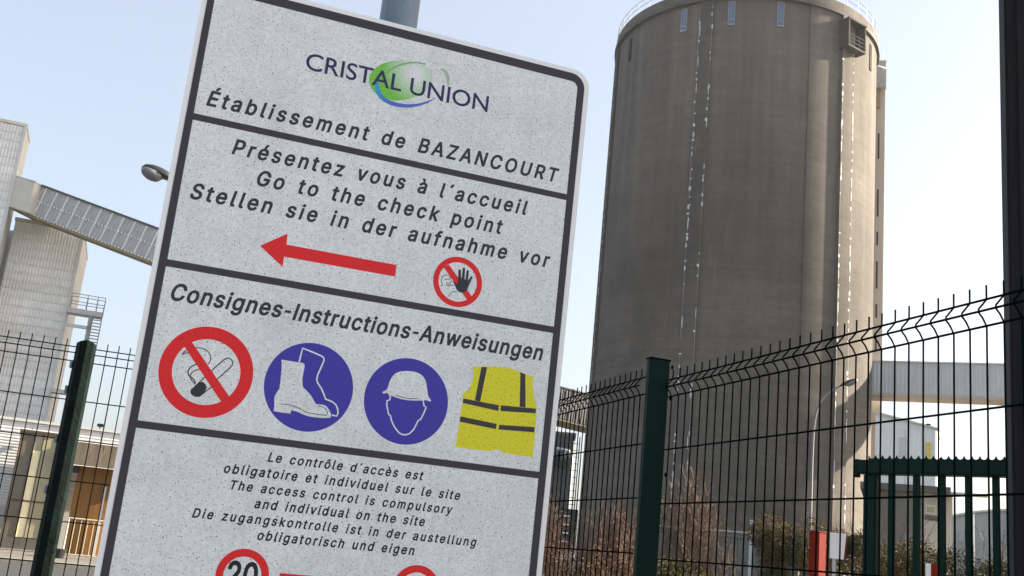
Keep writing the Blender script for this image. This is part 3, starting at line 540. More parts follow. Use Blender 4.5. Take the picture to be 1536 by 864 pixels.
GLYPH = json.loads(r'''{"-":[394,[[79,193,81,249,87,259,97,264,295,264,303,262,311,255,313,249,315,239,313,183,307,173,297,168,99,168,91,170,83,177,81,183]]],"0":[394,[[21,215,22,295,26,335,37,389,51,431,60,449,75,473,101,501,127,520,159,531,189,536,203,536,241,530,261,523,274,515,293,501,313,481,323,469,333,451,343,431,355,397,368,339,373,293,372,213,368,171,355,111,343,77,321,37,293,7,267,-11,233,-23,209,-27,183,-26,161,-23,125,-10,101,7,89,19,73,37,60,59,51,77,41,105,30,147],[116,255,117,219,121,181,128,149,139,117,147,101,165,81,181,73,197,71,213,73,229,81,247,101,259,125,268,153,273,181,277,219,278,253,277,289,273,329,267,359,259,385,247,407,235,423,224,431,213,436,197,439,181,436,170,431,159,423,146,405,137,387,126,355,121,327,117,289]]],"2":[394,[[35,5,36,47,37,54,41,62,225,289,245,321,254,343,257,361,257,383,253,401,248,411,239,423,227,431,215,435,195,439,181,437,169,433,155,425,147,417,135,391,129,355,125,349,119,344,107,342,57,342,47,345,39,355,38,365,38,387,45,421,54,447,69,473,93,499,116,515,140,527,169,534,203,536,223,534,249,527,275,516,295,501,319,477,340,439,348,413,352,377,350,343,347,327,337,295,326,273,283,209,185,91,177,79,183,77,341,76,349,73,355,67,357,61,359,51,357,-5,351,-15,339,-20,57,-20,49,-19,41,-13,37,-5]]],"A":[417,[[-6,1,-5,9,5,41,153,510,157,519,163,525,169,527,179,529,243,528,253,523,261,513,409,49,421,11,422,3,421,-5,419,-11,413,-17,405,-20,345,-20,337,-19,331,-15,322,-3,288,109,285,117,282,121,139,121,135,121,132,117,96,-1,87,-15,81,-19,73,-20,11,-20,5,-18,-1,-13,-5,-7],[164,221,166,219,171,219,247,219,251,219,252,221,211,361,207,366,197,337]]],"B":[396,[[31,5,32,505,35,518,45,527,57,529,241,528,269,521,295,510,313,497,335,475,349,453,359,427,366,391,366,353,356,311,341,287,322,267,347,245,357,232,371,207,378,189,382,167,385,141,382,105,377,85,370,65,357,41,349,31,331,13,317,4,285,-11,255,-18,227,-20,53,-20,45,-19,37,-13,33,-5],[129,201,129,83,131,77,203,77,239,81,255,85,267,91,277,101,286,119,287,127,287,151,284,163,277,177,267,191,247,204,223,209,135,209,129,207],[129,423,129,311,129,307,131,305,197,305,233,311,251,321,258,329,268,349,271,367,269,389,265,401,256,415,245,423,227,429,209,431,137,431,131,431,129,429]]],"C":[443,[[14,253,15,269,16,297,27,357,41,401,56,431,75,459,93,479,111,495,139,514,177,529,197,534,221,536,243,536,279,532,315,519,345,503,379,471,398,447,420,403,427,375,432,349,429,337,423,331,417,329,359,327,347,329,341,333,336,339,330,363,320,385,301,409,287,420,273,427,259,432,237,435,209,432,191,426,169,413,153,397,141,381,129,357,119,327,113,291,111,263,113,217,119,181,129,151,141,127,155,109,171,94,191,83,209,77,223,75,241,75,259,78,285,88,307,105,318,121,327,139,336,169,345,178,357,180,413,180,423,177,431,167,432,157,428,135,417,99,404,73,381,39,353,13,325,-6,307,-14,275,-23,257,-26,207,-26,173,-19,149,-10,121,6,93,29,73,51,58,75,42,105,32,131,20,181,16,213,15,239]]],"D":[436,[[31,5,32,505,34,517,41,525,47,527,55,528,227,528,261,521,285,514,317,497,339,479,359,459,379,432,396,399,407,369,416,335,423,271,422,235,418,187,407,141,397,113,382,83,361,53,337,29,317,13,287,-3,261,-11,231,-18,203,-20,49,-20,41,-17,35,-11,33,-5],[129,423,129,83,131,77,177,77,223,82,243,88,261,97,281,111,298,133,309,155,314,169,319,189,325,223,326,255,325,287,319,321,314,341,300,375,281,399,267,410,246,421,215,429,191,431,133,431,129,429]]],"G":[452,[[14,253,15,269,16,295,20,331,29,365,39,397,48,417,69,453,103,489,117,501,143,517,175,529,195,534,217,536,237,537,273,532,305,523,338,505,357,491,393,453,410,425,419,405,427,379,432,357,431,343,425,333,415,328,357,328,345,330,336,339,326,367,316,387,305,403,285,420,255,432,235,435,213,433,189,425,171,415,155,401,143,385,129,357,119,327,113,291,111,243,117,193,128,153,141,127,165,99,181,88,203,79,227,75,249,75,275,82,295,93,304,101,317,117,325,131,333,151,337,171,337,176,333,177,245,178,235,181,228,189,226,201,226,257,229,267,239,275,251,277,417,276,425,274,433,267,435,261,437,251,436,189,434,159,425,117,411,81,391,49,361,17,337,0,307,-15,277,-23,257,-26,211,-27,172,-19,149,-10,122,5,93,29,65,63,56,77,40,109,29,143,20,177,16,213,15,239]]],"I":[261,[[5,5,6,55,7,63,11,69,17,74,25,76,79,77,81,79,81,83,81,429,77,431,25,432,17,434,11,439,7,447,6,455,6,505,8,517,17,526,29,528,233,528,241,527,249,521,253,513,255,503,254,453,253,445,249,439,243,434,235,432,183,431,181,429,181,425,181,79,185,77,237,76,243,74,249,69,253,61,254,53,254,3,252,-9,243,-18,231,-20,27,-20,19,-19,11,-13,7,-5]]],"L":[341,[[31,5,32,505,33,513,35,519,41,525,49,528,111,528,121,523,126,517,128,511,129,79,135,77,315,76,323,74,331,67,333,61,335,51,333,-5,327,-15,317,-20,53,-20,45,-19,37,-13,33,-5]]],"N":[455,[[31,5,31,503,33,513,35,519,43,526,55,528,119,528,127,527,135,521,310,205,325,181,327,183,327,191,329,513,335,523,345,528,403,528,411,526,419,519,421,513,423,503,423,5,421,-5,419,-11,411,-18,399,-20,337,-20,329,-19,321,-13,164,267,138,317,131,327,129,325,129,317,127,-5,121,-15,111,-20,51,-20,43,-18,35,-11,33,-5]]],"O":[463,[[14,253,15,269,16,297,20,327,29,365,42,403,56,431,71,453,97,483,121,503,139,514,177,529,197,534,219,536,243,536,267,534,287,529,311,521,347,501,377,473,405,436,425,397,435,367,443,333,449,289,448,217,444,177,435,141,426,113,407,76,391,51,377,35,365,23,345,7,327,-4,299,-17,259,-26,205,-26,173,-19,147,-9,120,7,93,29,77,47,58,75,42,105,32,131,20,181,16,213,15,239],[111,263,113,217,119,183,128,153,134,141,143,125,155,109,169,95,193,82,215,75,249,75,273,82,299,99,311,111,325,131,335,151,344,177,351,215,353,241,353,269,351,293,345,325,335,357,323,381,307,402,293,415,281,422,271,427,253,432,233,435,213,433,191,426,171,415,157,403,151,395,138,375,130,359,120,331,113,291]]],"P":[387,[[31,5,31,503,33,513,37,521,45,527,55,528,223,528,243,526,275,518,302,503,321,489,347,458,359,437,369,405,374,385,377,357,376,335,374,311,367,283,359,258,345,233,329,213,319,203,302,191,275,176,243,168,217,166,133,165,129,163,128,3,127,-5,123,-13,115,-19,107,-20,49,-20,41,-17,35,-11,33,-5],[129,423,129,269,131,263,205,263,231,267,247,274,259,283,269,299,275,319,278,347,277,365,270,393,261,409,253,417,243,423,223,430,211,431,133,431,129,429]]],"R":[390,[[31,5,31,503,33,514,41,525,53,528,221,529,245,526,273,519,299,508,309,501,323,489,345,467,358,443,369,413,374,387,377,361,374,319,369,291,358,261,345,239,317,211,304,201,302,197,388,17,392,1,391,-7,387,-13,381,-18,375,-20,307,-20,299,-19,293,-15,284,-1,204,171,201,176,195,177,133,177,129,175,128,3,127,-5,123,-13,115,-19,107,-20,49,-20,41,-17,35,-11,33,-5],[129,423,129,281,131,275,193,275,221,277,241,282,255,289,268,303,276,323,279,345,279,363,271,397,260,413,249,421,233,427,213,431,133,431,129,429]]],"S":[388,[[13,127,14,139,16,145,21,151,29,155,95,155,103,151,109,144,118,111,125,99,135,89,153,78,167,73,183,71,209,71,227,74,241,80,262,95,275,115,279,131,279,147,276,159,267,173,251,184,237,191,155,218,121,232,81,255,59,275,41,301,37,310,28,337,26,359,27,405,36,437,46,457,57,473,81,497,111,517,143,529,163,534,185,536,211,536,233,534,253,529,289,514,313,497,333,477,347,459,359,435,365,413,368,397,367,373,361,363,351,358,297,358,288,359,281,363,275,370,268,395,261,409,249,421,233,430,219,434,203,437,187,437,167,434,155,429,139,419,131,409,124,395,121,375,126,353,133,343,145,333,167,322,267,289,297,274,323,257,345,233,362,209,369,187,375,161,374,113,367,81,354,53,341,33,317,9,291,-8,257,-21,227,-28,165,-28,139,-23,107,-12,77,5,51,31,38,49,25,75,19,95]]],"T":[390,[[7,457,9,513,15,523,27,528,361,528,369,527,377,521,381,513,383,503,382,449,379,441,371,434,359,432,249,431,245,429,244,3,243,-5,239,-13,233,-18,225,-20,163,-19,153,-13,148,-3,147,429,141,431,25,432,17,435,11,441,9,447]]],"U":[449,[[31,167,32,505,33,515,39,523,45,527,53,528,107,528,119,525,127,515,129,503,129,175,133,149,143,119,153,103,159,97,185,80,213,73,241,73,265,80,279,87,293,99,302,111,309,123,316,143,321,177,321,503,324,517,331,525,341,528,401,528,409,525,415,519,417,513,419,503,419,171,416,139,409,107,396,71,377,43,351,15,326,-3,305,-14,291,-19,263,-26,237,-29,211,-28,187,-26,167,-21,137,-10,118,1,97,17,71,45,56,69,41,107,34,137]]],"Z":[381,[[13,457,15,513,21,523,31,528,343,528,353,527,361,521,365,513,366,505,366,463,363,451,142,79,143,77,147,77,349,76,357,74,365,67,367,61,369,51,367,-5,361,-15,351,-20,39,-20,29,-19,21,-13,17,-5,16,3,16,43,18,55,240,429,238,431,233,431,33,432,25,434,17,441,15,447]]],"a":[338,[[5,101,8,137,15,163,21,174,33,191,51,207,77,222,103,231,205,249,215,251,218,255,219,263,217,277,214,287,209,295,195,305,179,309,157,309,145,306,133,300,121,291,110,275,103,261,97,256,91,254,79,255,29,271,21,277,16,287,17,299,26,323,37,341,45,351,63,369,80,381,101,392,117,397,147,404,187,404,228,395,245,388,258,379,281,359,292,343,301,325,307,307,312,283,315,249,314,3,312,-9,303,-18,291,-20,237,-20,227,-15,219,-5,195,-19,159,-28,121,-28,93,-23,69,-12,55,-3,33,19,14,53,8,77],[101,105,102,93,107,83,113,77,125,70,139,67,155,67,175,70,191,79,207,97,216,117,219,141,219,155,217,157,135,143,119,136,109,129,103,119]]],"b":[368,[[25,5,26,505,28,517,37,526,49,528,101,528,111,525,118,517,120,505,121,387,122,381,125,381,141,393,177,404,209,404,231,402,259,393,276,383,285,377,309,353,326,331,343,295,351,267,358,233,361,191,358,149,354,121,340,73,326,45,309,21,285,-1,267,-12,253,-19,231,-26,209,-28,181,-28,157,-23,139,-14,121,-2,119,-2,111,-15,103,-19,47,-20,39,-19,31,-13,27,-5],[119,197,119,177,123,143,129,121,135,107,151,83,165,74,183,69,201,69,217,74,231,83,240,95,253,119,260,143,265,189,261,233,252,263,246,275,237,289,219,303,207,307,193,309,177,307,163,302,147,289,137,275,129,257,124,241]]],"c":[344,[[9,171,10,205,12,229,19,267,29,299,38,317,49,335,65,355,89,377,123,395,145,402,167,404,199,404,215,402,233,397,262,383,285,367,303,349,322,319,331,297,334,281,333,270,329,263,321,257,273,243,261,242,254,245,247,251,237,273,229,287,221,295,211,301,199,306,181,309,163,306,149,301,133,287,124,273,114,251,109,231,105,199,105,177,109,147,115,121,127,97,141,81,155,73,167,69,183,67,211,74,221,81,235,99,247,127,253,133,259,135,277,135,321,122,333,113,336,101,327,69,315,45,303,29,277,3,267,-5,235,-21,215,-26,195,-28,175,-29,147,-25,119,-17,89,-1,65,21,49,41,30,75,19,109,12,143]]],"d":[368,[[9,163,10,219,19,271,29,303,41,327,63,357,87,379,101,388,115,395,139,402,161,404,193,404,223,395,247,380,249,382,249,387,250,505,251,513,253,519,261,526,269,528,327,528,335,525,341,519,343,513,345,503,345,5,343,-5,339,-13,333,-18,325,-20,271,-20,259,-15,254,-9,251,-1,249,0,228,-15,211,-23,187,-28,159,-28,135,-25,99,-10,85,-1,63,19,41,49,27,79,17,113],[105,199,105,175,109,145,115,123,122,107,131,91,143,79,153,73,169,69,187,69,203,74,217,83,229,97,234,105,244,135,249,167,251,189,249,213,245,237,240,259,232,275,223,289,205,303,193,307,179,309,163,307,149,302,137,293,127,281,114,255,109,231]]],"e":[351,[[9,171,10,217,17,257,27,295,42,325,61,351,89,377,115,392,143,402,165,404,191,405,213,401,243,392,260,383,277,371,295,353,309,335,322,311,337,263,343,227,342,165,337,155,327,149,113,147,109,147,108,145,109,133,115,115,122,101,129,91,145,78,157,72,169,69,189,67,207,70,219,76,235,89,249,115,256,121,263,124,277,124,323,111,331,107,336,101,338,89,333,69,320,43,305,23,289,7,261,-12,233,-23,209,-28,177,-28,153,-26,121,-17,89,-1,69,17,47,43,29,77,18,111,12,143],[109,243,111,241,115,241,237,241,241,241,243,245,238,265,219,295,203,304,177,309,151,303,133,291,119,271,114,261]]],"f":[220,[[-15,331,-14,375,-12,387,-7,393,1,397,45,399,49,401,50,443,55,475,71,505,97,531,115,541,143,549,183,550,199,547,221,540,229,532,232,521,219,469,213,455,205,449,197,448,173,453,155,450,149,443,145,431,145,403,147,399,201,398,209,395,215,389,218,377,218,329,215,316,204,307,195,306,149,305,145,303,144,3,142,-9,135,-17,123,-20,69,-20,59,-17,51,-7,49,5,49,303,45,305,9,306,-1,307,-7,311,-12,317]]],"g":[369,[[9,165,10,223,16,263,23,286,30,305,45,333,59,351,90,381,111,393,137,401,159,404,187,404,211,399,223,395,234,389,249,379,251,379,257,391,267,397,327,398,335,395,341,389,343,383,345,373,345,-15,342,-45,335,-74,321,-102,307,-121,282,-143,257,-157,231,-165,205,-170,157,-170,127,-165,105,-158,77,-143,53,-121,32,-93,25,-75,24,-65,26,-59,31,-53,73,-25,79,-23,87,-22,100,-25,107,-31,121,-51,133,-63,143,-69,167,-75,197,-75,223,-65,231,-59,241,-47,247,-27,249,-11,249,5,247,8,215,-9,195,-14,147,-14,131,-11,111,-5,87,9,61,31,43,55,30,79,17,117],[105,201,105,179,109,151,115,129,122,113,131,101,143,90,155,84,171,81,189,81,204,85,219,93,225,99,238,121,245,141,249,165,251,193,249,221,246,241,241,257,232,277,219,293,207,302,195,306,179,309,153,304,141,297,130,285,121,271,113,249,109,233]]],"h":[356,[[25,5,26,505,27,515,33,523,39,527,47,528,99,528,109,526,117,518,120,505,121,387,121,383,123,382,145,394,167,401,187,404,217,404,249,396,270,385,285,373,305,349,317,327,325,299,331,263,330,3,329,-7,323,-15,317,-19,309,-20,259,-20,247,-17,239,-7,237,5,237,229,235,253,229,277,221,291,213,299,207,302,187,307,165,306,145,295,137,287,129,275,123,257,121,239,120,3,118,-9,111,-17,103,-20,43,-20,35,-17,29,-11,27,-5]]],"i":[145,[[25,5,27,383,33,393,43,398,101,398,109,396,117,389,119,383,121,373,119,-5,113,-15,103,-20,45,-20,37,-18,29,-11,27,-5],[15,479,17,497,22,513,29,523,47,538,63,543,71,544,83,543,97,539,113,527,119,521,127,507,131,485,130,473,126,457,115,441,99,428,81,424,57,425,46,429,33,439,21,455,17,469]]],"k":[331,[[25,5,26,509,31,521,41,527,95,529,105,527,111,525,118,517,120,509,121,273,122,267,127,270,221,381,237,396,249,398,311,398,322,395,330,387,332,375,329,365,219,237,202,215,208,205,339,15,342,3,341,-5,339,-11,333,-17,325,-20,259,-20,251,-19,245,-17,233,-5,152,115,131,143,125,139,121,129,120,3,119,-5,117,-11,109,-18,101,-20,43,-20,35,-17,29,-11,27,-5]]],"l":[164,[[25,77,26,511,28,517,33,523,43,528,97,528,109,526,118,517,120,505,121,83,123,75,125,73,151,74,159,71,165,65,169,53,178,5,177,-3,173,-11,167,-16,155,-19,139,-22,113,-22,93,-20,81,-16,68,-9,57,-1,47,9,40,19,33,33,29,49]]],"m":[530,[[25,5,26,375,28,387,37,396,49,398,101,398,111,393,119,382,121,382,151,400,171,405,195,406,217,404,245,393,263,377,275,363,279,360,297,377,313,389,341,401,365,406,397,406,411,403,427,398,450,385,461,377,477,359,490,337,497,317,505,275,504,3,502,-9,493,-18,481,-20,431,-20,421,-17,413,-7,411,5,411,247,409,269,404,287,397,297,385,305,371,309,351,308,335,301,325,291,321,283,313,259,312,3,311,-7,305,-15,299,-19,291,-20,239,-20,227,-17,219,-7,217,5,217,267,212,287,204,297,191,306,173,309,157,306,137,293,125,271,121,253,121,5,118,-9,111,-17,103,-20,43,-20,35,-17,29,-11,27,-5]]],"n":[356,[[25,5,26,375,27,385,33,393,39,397,47,398,101,398,111,393,119,380,121,380,147,395,167,401,185,404,221,404,247,397,270,385,285,373,305,348,316,329,323,307,331,263,330,3,329,-7,323,-15,317,-19,309,-20,259,-20,247,-17,239,-7,237,5,237,229,235,253,229,277,221,291,213,299,207,302,187,307,165,306,145,295,137,287,129,275,123,257,121,239,120,3,118,-9,111,-17,103,-20,43,-20,35,-17,29,-11,27,-5]]],"o":[361,[[9,171,10,205,12,229,19,267,30,301,49,334,67,357,89,377,107,388,121,395,143,401,167,404,191,404,215,402,245,393,273,377,297,355,315,330,334,295,341,271,350,231,353,193,350,145,341,105,332,77,311,39,295,19,273,-1,257,-10,242,-17,215,-25,189,-28,171,-28,149,-26,119,-17,89,-1,65,21,45,48,29,78,18,111,12,143],[105,195,105,175,110,139,115,121,126,99,133,89,150,75,167,69,181,67,199,70,209,74,225,85,237,101,247,123,253,145,257,185,255,215,252,235,245,257,234,279,225,291,209,302,197,307,181,309,165,307,151,302,141,295,131,285,120,265,113,247,109,229]]],"p":[368,[[25,-139,26,375,27,385,33,393,39,397,47,398,101,398,111,393,116,387,119,379,121,378,139,392,159,399,181,404,209,404,233,401,259,393,276,383,285,377,313,349,326,331,343,297,349,275,356,245,358,229,361,191,358,145,351,109,345,89,340,73,326,45,307,19,285,-1,263,-14,233,-25,213,-28,181,-28,159,-23,139,-14,123,-4,121,-5,121,-9,120,-141,119,-149,117,-155,109,-162,101,-164,43,-164,35,-161,29,-155,27,-149],[119,197,119,177,123,143,129,121,135,107,151,83,165,74,183,69,201,69,217,74,231,83,240,95,253,119,260,143,265,189,261,233,252,263,246,275,237,289,219,303,207,307,193,309,177,307,163,302,147,289,137,275,129,257,124,241]]],"r":[225,[[25,5,25,373,28,387,35,395,43,398,95,398,107,396,119,384,141,397,161,403,209,404,219,403,227,397,231,389,233,379,232,323,231,315,227,309,221,304,215,302,207,302,181,305,161,302,151,298,135,285,127,271,123,259,121,245,120,3,118,-9,111,-17,103,-20,43,-20,35,-17,29,-11,27,-5]]],"s":[317,[[12,89,14,103,23,112,37,117,77,126,87,125,95,121,101,113,113,85,123,76,141,68,153,67,177,68,187,72,203,81,209,91,212,101,210,113,206,121,197,128,171,137,119,151,91,162,65,177,45,197,39,205,31,219,24,241,20,273,22,299,29,323,41,347,57,365,73,379,85,386,111,397,141,404,185,404,209,399,223,394,240,385,259,371,279,349,286,337,296,317,301,299,302,291,301,283,297,277,285,269,243,258,227,259,221,261,215,267,204,291,195,302,187,307,175,311,157,311,139,307,126,299,117,285,117,269,122,259,131,252,159,242,230,221,263,203,283,183,298,161,306,135,309,111,308,93,301,58,289,36,275,17,257,1,233,-14,213,-21,181,-28,131,-28,111,-23,93,-18,71,-7,61,1,41,21,29,38,18,59,15,71]]],"t":[197,[[-15,331,-14,377,-11,389,-5,395,1,397,31,399,35,401,36,473,41,483,51,489,107,490,115,489,121,487,128,479,130,471,131,401,135,399,181,398,189,395,195,389,197,383,199,373,198,327,195,315,189,309,181,306,135,305,131,303,131,91,133,77,139,72,149,71,175,74,183,73,191,67,197,53,206,3,205,-5,201,-11,185,-21,167,-24,139,-24,115,-21,91,-13,69,3,61,12,48,31,42,47,38,63,36,89,35,303,31,305,7,306,-3,308,-12,317]]],"u":[356,[[25,113,26,375,27,385,33,393,39,397,47,398,99,398,111,395,119,385,121,373,121,123,128,101,135,89,143,81,159,73,177,71,197,75,215,87,229,111,235,131,237,153,238,375,240,387,247,395,255,398,313,398,321,395,327,389,329,383,331,373,330,3,329,-7,323,-15,317,-19,309,-20,257,-20,247,-15,242,-9,239,-1,237,0,211,-15,183,-24,139,-24,109,-17,91,-8,75,3,55,26,38,57,31,83]]],"v":[338,[[-4,375,-3,383,-1,389,5,395,13,398,75,398,83,396,91,389,105,347,164,159,169,148,173,155,241,371,247,389,255,396,263,398,323,398,331,396,337,391,341,385,342,377,340,363,217,-5,206,-17,201,-19,191,-21,139,-20,131,-17,122,-7,-2,361]]],"w":[493,[[0,377,1,385,5,391,11,396,19,398,77,398,85,396,93,389,97,379,136,217,147,180,149,181,152,189,191,351,201,388,209,396,219,398,273,398,285,396,291,391,295,383,345,179,347,180,350,187,385,333,397,381,399,387,407,395,415,398,475,398,483,396,489,391,493,385,494,377,493,369,395,1,392,-9,387,-15,379,-19,369,-21,317,-20,309,-17,302,-9,299,-1,249,201,247,205,245,201,193,-5,191,-11,183,-18,171,-20,119,-20,111,-18,105,-13,99,-3,93,21]]],"y":[338,[[-4,375,-3,383,-1,389,5,395,13,398,75,398,83,396,91,389,105,347,164,159,169,148,173,155,241,371,247,389,255,396,263,398,323,398,331,396,337,391,341,385,342,377,340,363,190,-85,173,-117,159,-133,143,-147,125,-157,113,-161,77,-166,53,-164,35,-159,27,-155,22,-149,20,-143,20,-135,33,-81,37,-73,47,-67,61,-66,81,-69,89,-67,95,-63,106,-45,117,-11,119,1,-2,361]]],"z":[330,[[15,5,16,45,20,59,180,299,179,301,175,301,45,302,37,303,31,305,24,313,22,321,22,377,23,385,27,391,33,396,39,398,287,398,299,396,307,389,309,383,311,373,310,331,307,319,148,79,150,77,155,77,297,76,305,73,311,67,313,61,315,51,313,-5,307,-15,297,-20,37,-20,29,-19,21,-13,17,-5]]],"´":[190,[[26,429,27,437,63,523,71,538,77,545,83,547,91,548,149,548,155,546,161,541,165,535,166,527,165,519,160,507,113,426,101,411,95,409,87,408,41,409,35,411,29,417]]],"É":[364,[[31,5,32,505,33,513,35,519,41,525,49,528,321,528,333,526,341,518,344,505,344,451,341,441,331,433,319,431,135,431,129,429,129,313,131,307,305,306,315,305,323,299,328,289,329,233,327,223,325,217,317,210,309,208,131,207,129,201,129,83,129,79,133,77,329,76,337,73,343,67,345,61,347,51,345,-5,339,-15,329,-20,53,-20,45,-19,37,-13,33,-5],[146,559,147,567,183,655,189,667,197,675,203,677,211,678,269,678,275,676,281,671,285,665,286,657,285,649,278,635,229,550,221,541,215,539,207,538,161,539,155,541,149,547]]],"à":[338,[[5,101,8,137,15,163,21,174,33,191,51,207,77,222,103,231,213,250,217,252,219,259,216,281,209,295,195,305,179,309,157,309,145,306,133,300,121,291,110,275,103,261,97,256,91,254,79,255,31,270,23,275,18,281,16,289,16,297,26,323,43,349,61,367,80,381,103,393,147,405,133,411,125,419,70,515,68,525,69,533,73,541,79,546,91,548,145,548,155,546,163,539,171,525,208,433,208,425,205,418,199,411,190,407,190,405,227,395,241,390,259,379,279,361,292,343,307,307,312,281,315,249,314,3,312,-9,303,-18,291,-20,237,-20,227,-15,219,-5,195,-19,159,-28,121,-28,93,-23,69,-12,55,-3,33,19,14,53,8,77],[101,105,102,93,107,83,113,77,125,70,139,67,155,67,175,70,191,79,207,97,216,117,219,141,219,155,217,157,135,143,119,136,109,129,103,119]]],"è":[351,[[9,171,10,217,17,257,27,295,43,327,63,353,95,381,115,392,134,399,161,405,147,410,139,417,82,517,80,527,82,537,89,545,97,548,161,548,169,546,177,539,220,435,220,425,217,417,211,411,199,405,239,394,259,384,277,371,295,353,316,323,327,299,337,263,343,227,342,165,337,155,327,149,113,147,109,147,108,145,109,133,115,115,122,101,129,91,145,78,157,72,169,69,189,67,207,70,219,76,235,89,249,115,256,121,263,124,277,124,323,111,331,107,336,101,338,89,333,69,320,43,305,23,289,7,261,-12,233,-23,209,-28,177,-28,153,-26,121,-17,89,-1,69,17,47,43,29,77,18,111,12,143],[109,243,111,241,115,241,237,241,241,241,243,245,238,265,219,295,203,304,177,309,151,303,133,291,119,271,114,261]]],"é":[351,[[9,171,10,215,12,235,21,273,28,297,43,326,59,349,87,375,117,393,141,401,161,405,147,409,139,415,135,423,134,435,176,537,183,545,191,548,255,548,265,545,272,537,274,531,274,523,268,509,215,417,209,411,200,407,199,405,239,394,259,384,277,371,295,353,316,323,327,299,337,263,343,227,342,165,337,155,327,149,113,147,109,147,108,145,109,133,115,115,122,101,129,91,145,78,157,72,169,69,189,67,207,70,219,76,235,89,249,115,256,121,263,124,277,124,323,111,331,107,336,101,338,89,333,69,320,43,305,23,289,7,261,-12,233,-23,209,-28,177,-28,153,-26,121,-17,89,-1,69,17,47,43,29,77,18,111,12,143],[109,243,111,241,115,241,237,241,241,241,243,245,238,265,219,295,203,304,177,309,151,303,133,291,119,271,114,261]]],"ô":[361,[[9,171,10,205,12,229,19,267,30,301,49,334,67,357,89,377,107,388,121,395,143,401,167,404,191,404,215,402,245,393,273,377,297,355,315,330,334,295,341,271,350,231,353,193,350,145,341,105,332,77,311,39,295,19,273,-1,257,-10,242,-17,215,-25,189,-28,171,-28,149,-26,119,-17,89,-1,65,21,45,48,29,78,18,111,12,143],[105,195,105,175,110,139,115,121,126,99,133,89,150,75,167,69,181,67,199,70,209,74,225,85,237,101,247,123,253,145,257,185,255,215,252,235,245,257,234,279,225,291,209,302,197,307,181,309,165,307,151,302,141,295,131,285,120,265,113,247,109,229],[66,437,67,447,73,457,133,535,145,546,159,549,205,548,213,547,219,543,229,533,293,451,295,445,296,437,295,427,289,419,281,415,271,413,225,414,213,416,207,421,181,456,177,454,153,421,147,416,141,414,81,415,75,417,69,423,67,429]]]}''')
GLYPH['-'] = [250, [[30, 178, 222, 178, 222, 262, 30, 262]]]
GLYPH['I'] = [150, [[32, -18, 130, -18, 130, 528, 32, 528]]]
ZT = 0.00012
def line(text, x0, x1, base, cap, shear, m, name='text_line', glyphs=None, space=0.24):
    """a row of letters between x0 and x1 on its baseline"""
    s = cap / 0.556
    ink = []
    adv = []
    for ch in text:
        adv.append(space if ch == ' ' else GLYPH[ch][0] / 1000)
    first = GLYPH[text[0]]; last = GLYPH[text[-1]]
    l0 = min(v for l in first[1] for v in l[::2]) / 1000
    l1 = max(v for l in last[1] for v in l[::2]) / 1000
    nat = sum(adv[:-1]) - l0 + l1 + shear * 0.0
    gaps = len(text) - 1
    wid = (x1 - x0) / s - shear * (0.546 if text[-1].isupper() else 0.40)
    k = 1.0
    track = (wid - nat) / gaps
    if track < 0.02:
        k = (wid - 0.02 * gaps) / nat; track = 0.02
    x = -l0 * k
    row = bpy.data.objects.new(name, None); C.objects.link(row); row.parent = sign
    loops = []
    for ch, a in zip(text + ' ', adv + [0]):
        if ch != ' ':
            for l in GLYPH[ch][1]:
                loops.append([(x0 + (x + l[i] / 1000 * k + shear * (l[i + 1] / 1000 + 0.0235)) * s, base + (l[i + 1] / 1000 + 0.0235) * s) for i in range(0, len(l), 2)])
        elif loops:
            filled('word', loops, ZT, m, row); loops = []
        x += a * k + track
    return row

SH = 0.19
line('Établissement de BAZANCOURT', 0.0248, 0.8592, 0.8195, 0.0372, SH, M_['ink'])
line('Présentez vous à l´accueil', 0.0952, 0.7895, 0.7228, 0.0368, SH, M_['ink'])
line('Go to the check point', 0.1552, 0.7320, 0.6643, 0.0368, SH, M_['ink'])
line('Stellen sie in der aufnahme vor', 0.0244, 0.8590, 0.6065, 0.0370, SH, M_['ink'])
line('Consignes-Instructions-Anweisungen', 0.0211, 0.8665, 0.3828, 0.0385, SH, M_['ink'])
line('Le contrôle d´accès est', 0.2742, 0.6150, 0.0774, 0.0205, SH, M_['ink2'])
line('obligatoire et individuel sur le site', 0.1878, 0.7050, 0.0443, 0.0205, SH, M_['ink2'])
line('The access control is compulsory', 0.2046, 0.6900, 0.0120, 0.0200, SH, M_['ink2'])
line('and individual on the site', 0.2611, 0.6316, -0.0202, 0.0205, SH, M_['ink2'])
line('Die zugangskontrolle ist in der austellung', 0.1413, 0.7540, -0.0518, 0.0200, SH, M_['ink2'])
line('obligatorisch und eigen', 0.2766, 0.6160, -0.0832, 0.0203, SH, M_['ink2'])

# company lettering: the plain humanist face
def logo_text(text, x0, x1, base, cap, m):
    cu = bpy.data.curves.new('t', 'FONT'); cu.body = text; cu.size = 1; cu.resolution_u = 6; cu.offset = 0.008
    t = bpy.data.objects.new('t', cu); C.objects.link(t)
    me = bpy.data.meshes.new_from_object(t.evaluated_get(bpy.context.evaluated_depsgraph_get()))
    bpy.data.objects.remove(t)
    xs = [v.co.x for v in me.vertices]; ys = [v.co.y for v in me.vertices]
    kx = (x1 - x0) / (max(xs) - min(xs)); hi = max(ys) - min(ys); ky = cap * 1.03 / hi
    for v in me.vertices:
        v.co = Vector((x0 + (v.co.x - min(xs)) * kx, base - cap * .015 + (v.co.y - min(ys)) * ky, 0))
    me.materials.clear(); me.materials.append(m)
    o = bpy.data.objects.new('logo_lettering', me); C.objects.link(o); o.parent = sign; o.location = (0, 0, 0.00024)
    return o

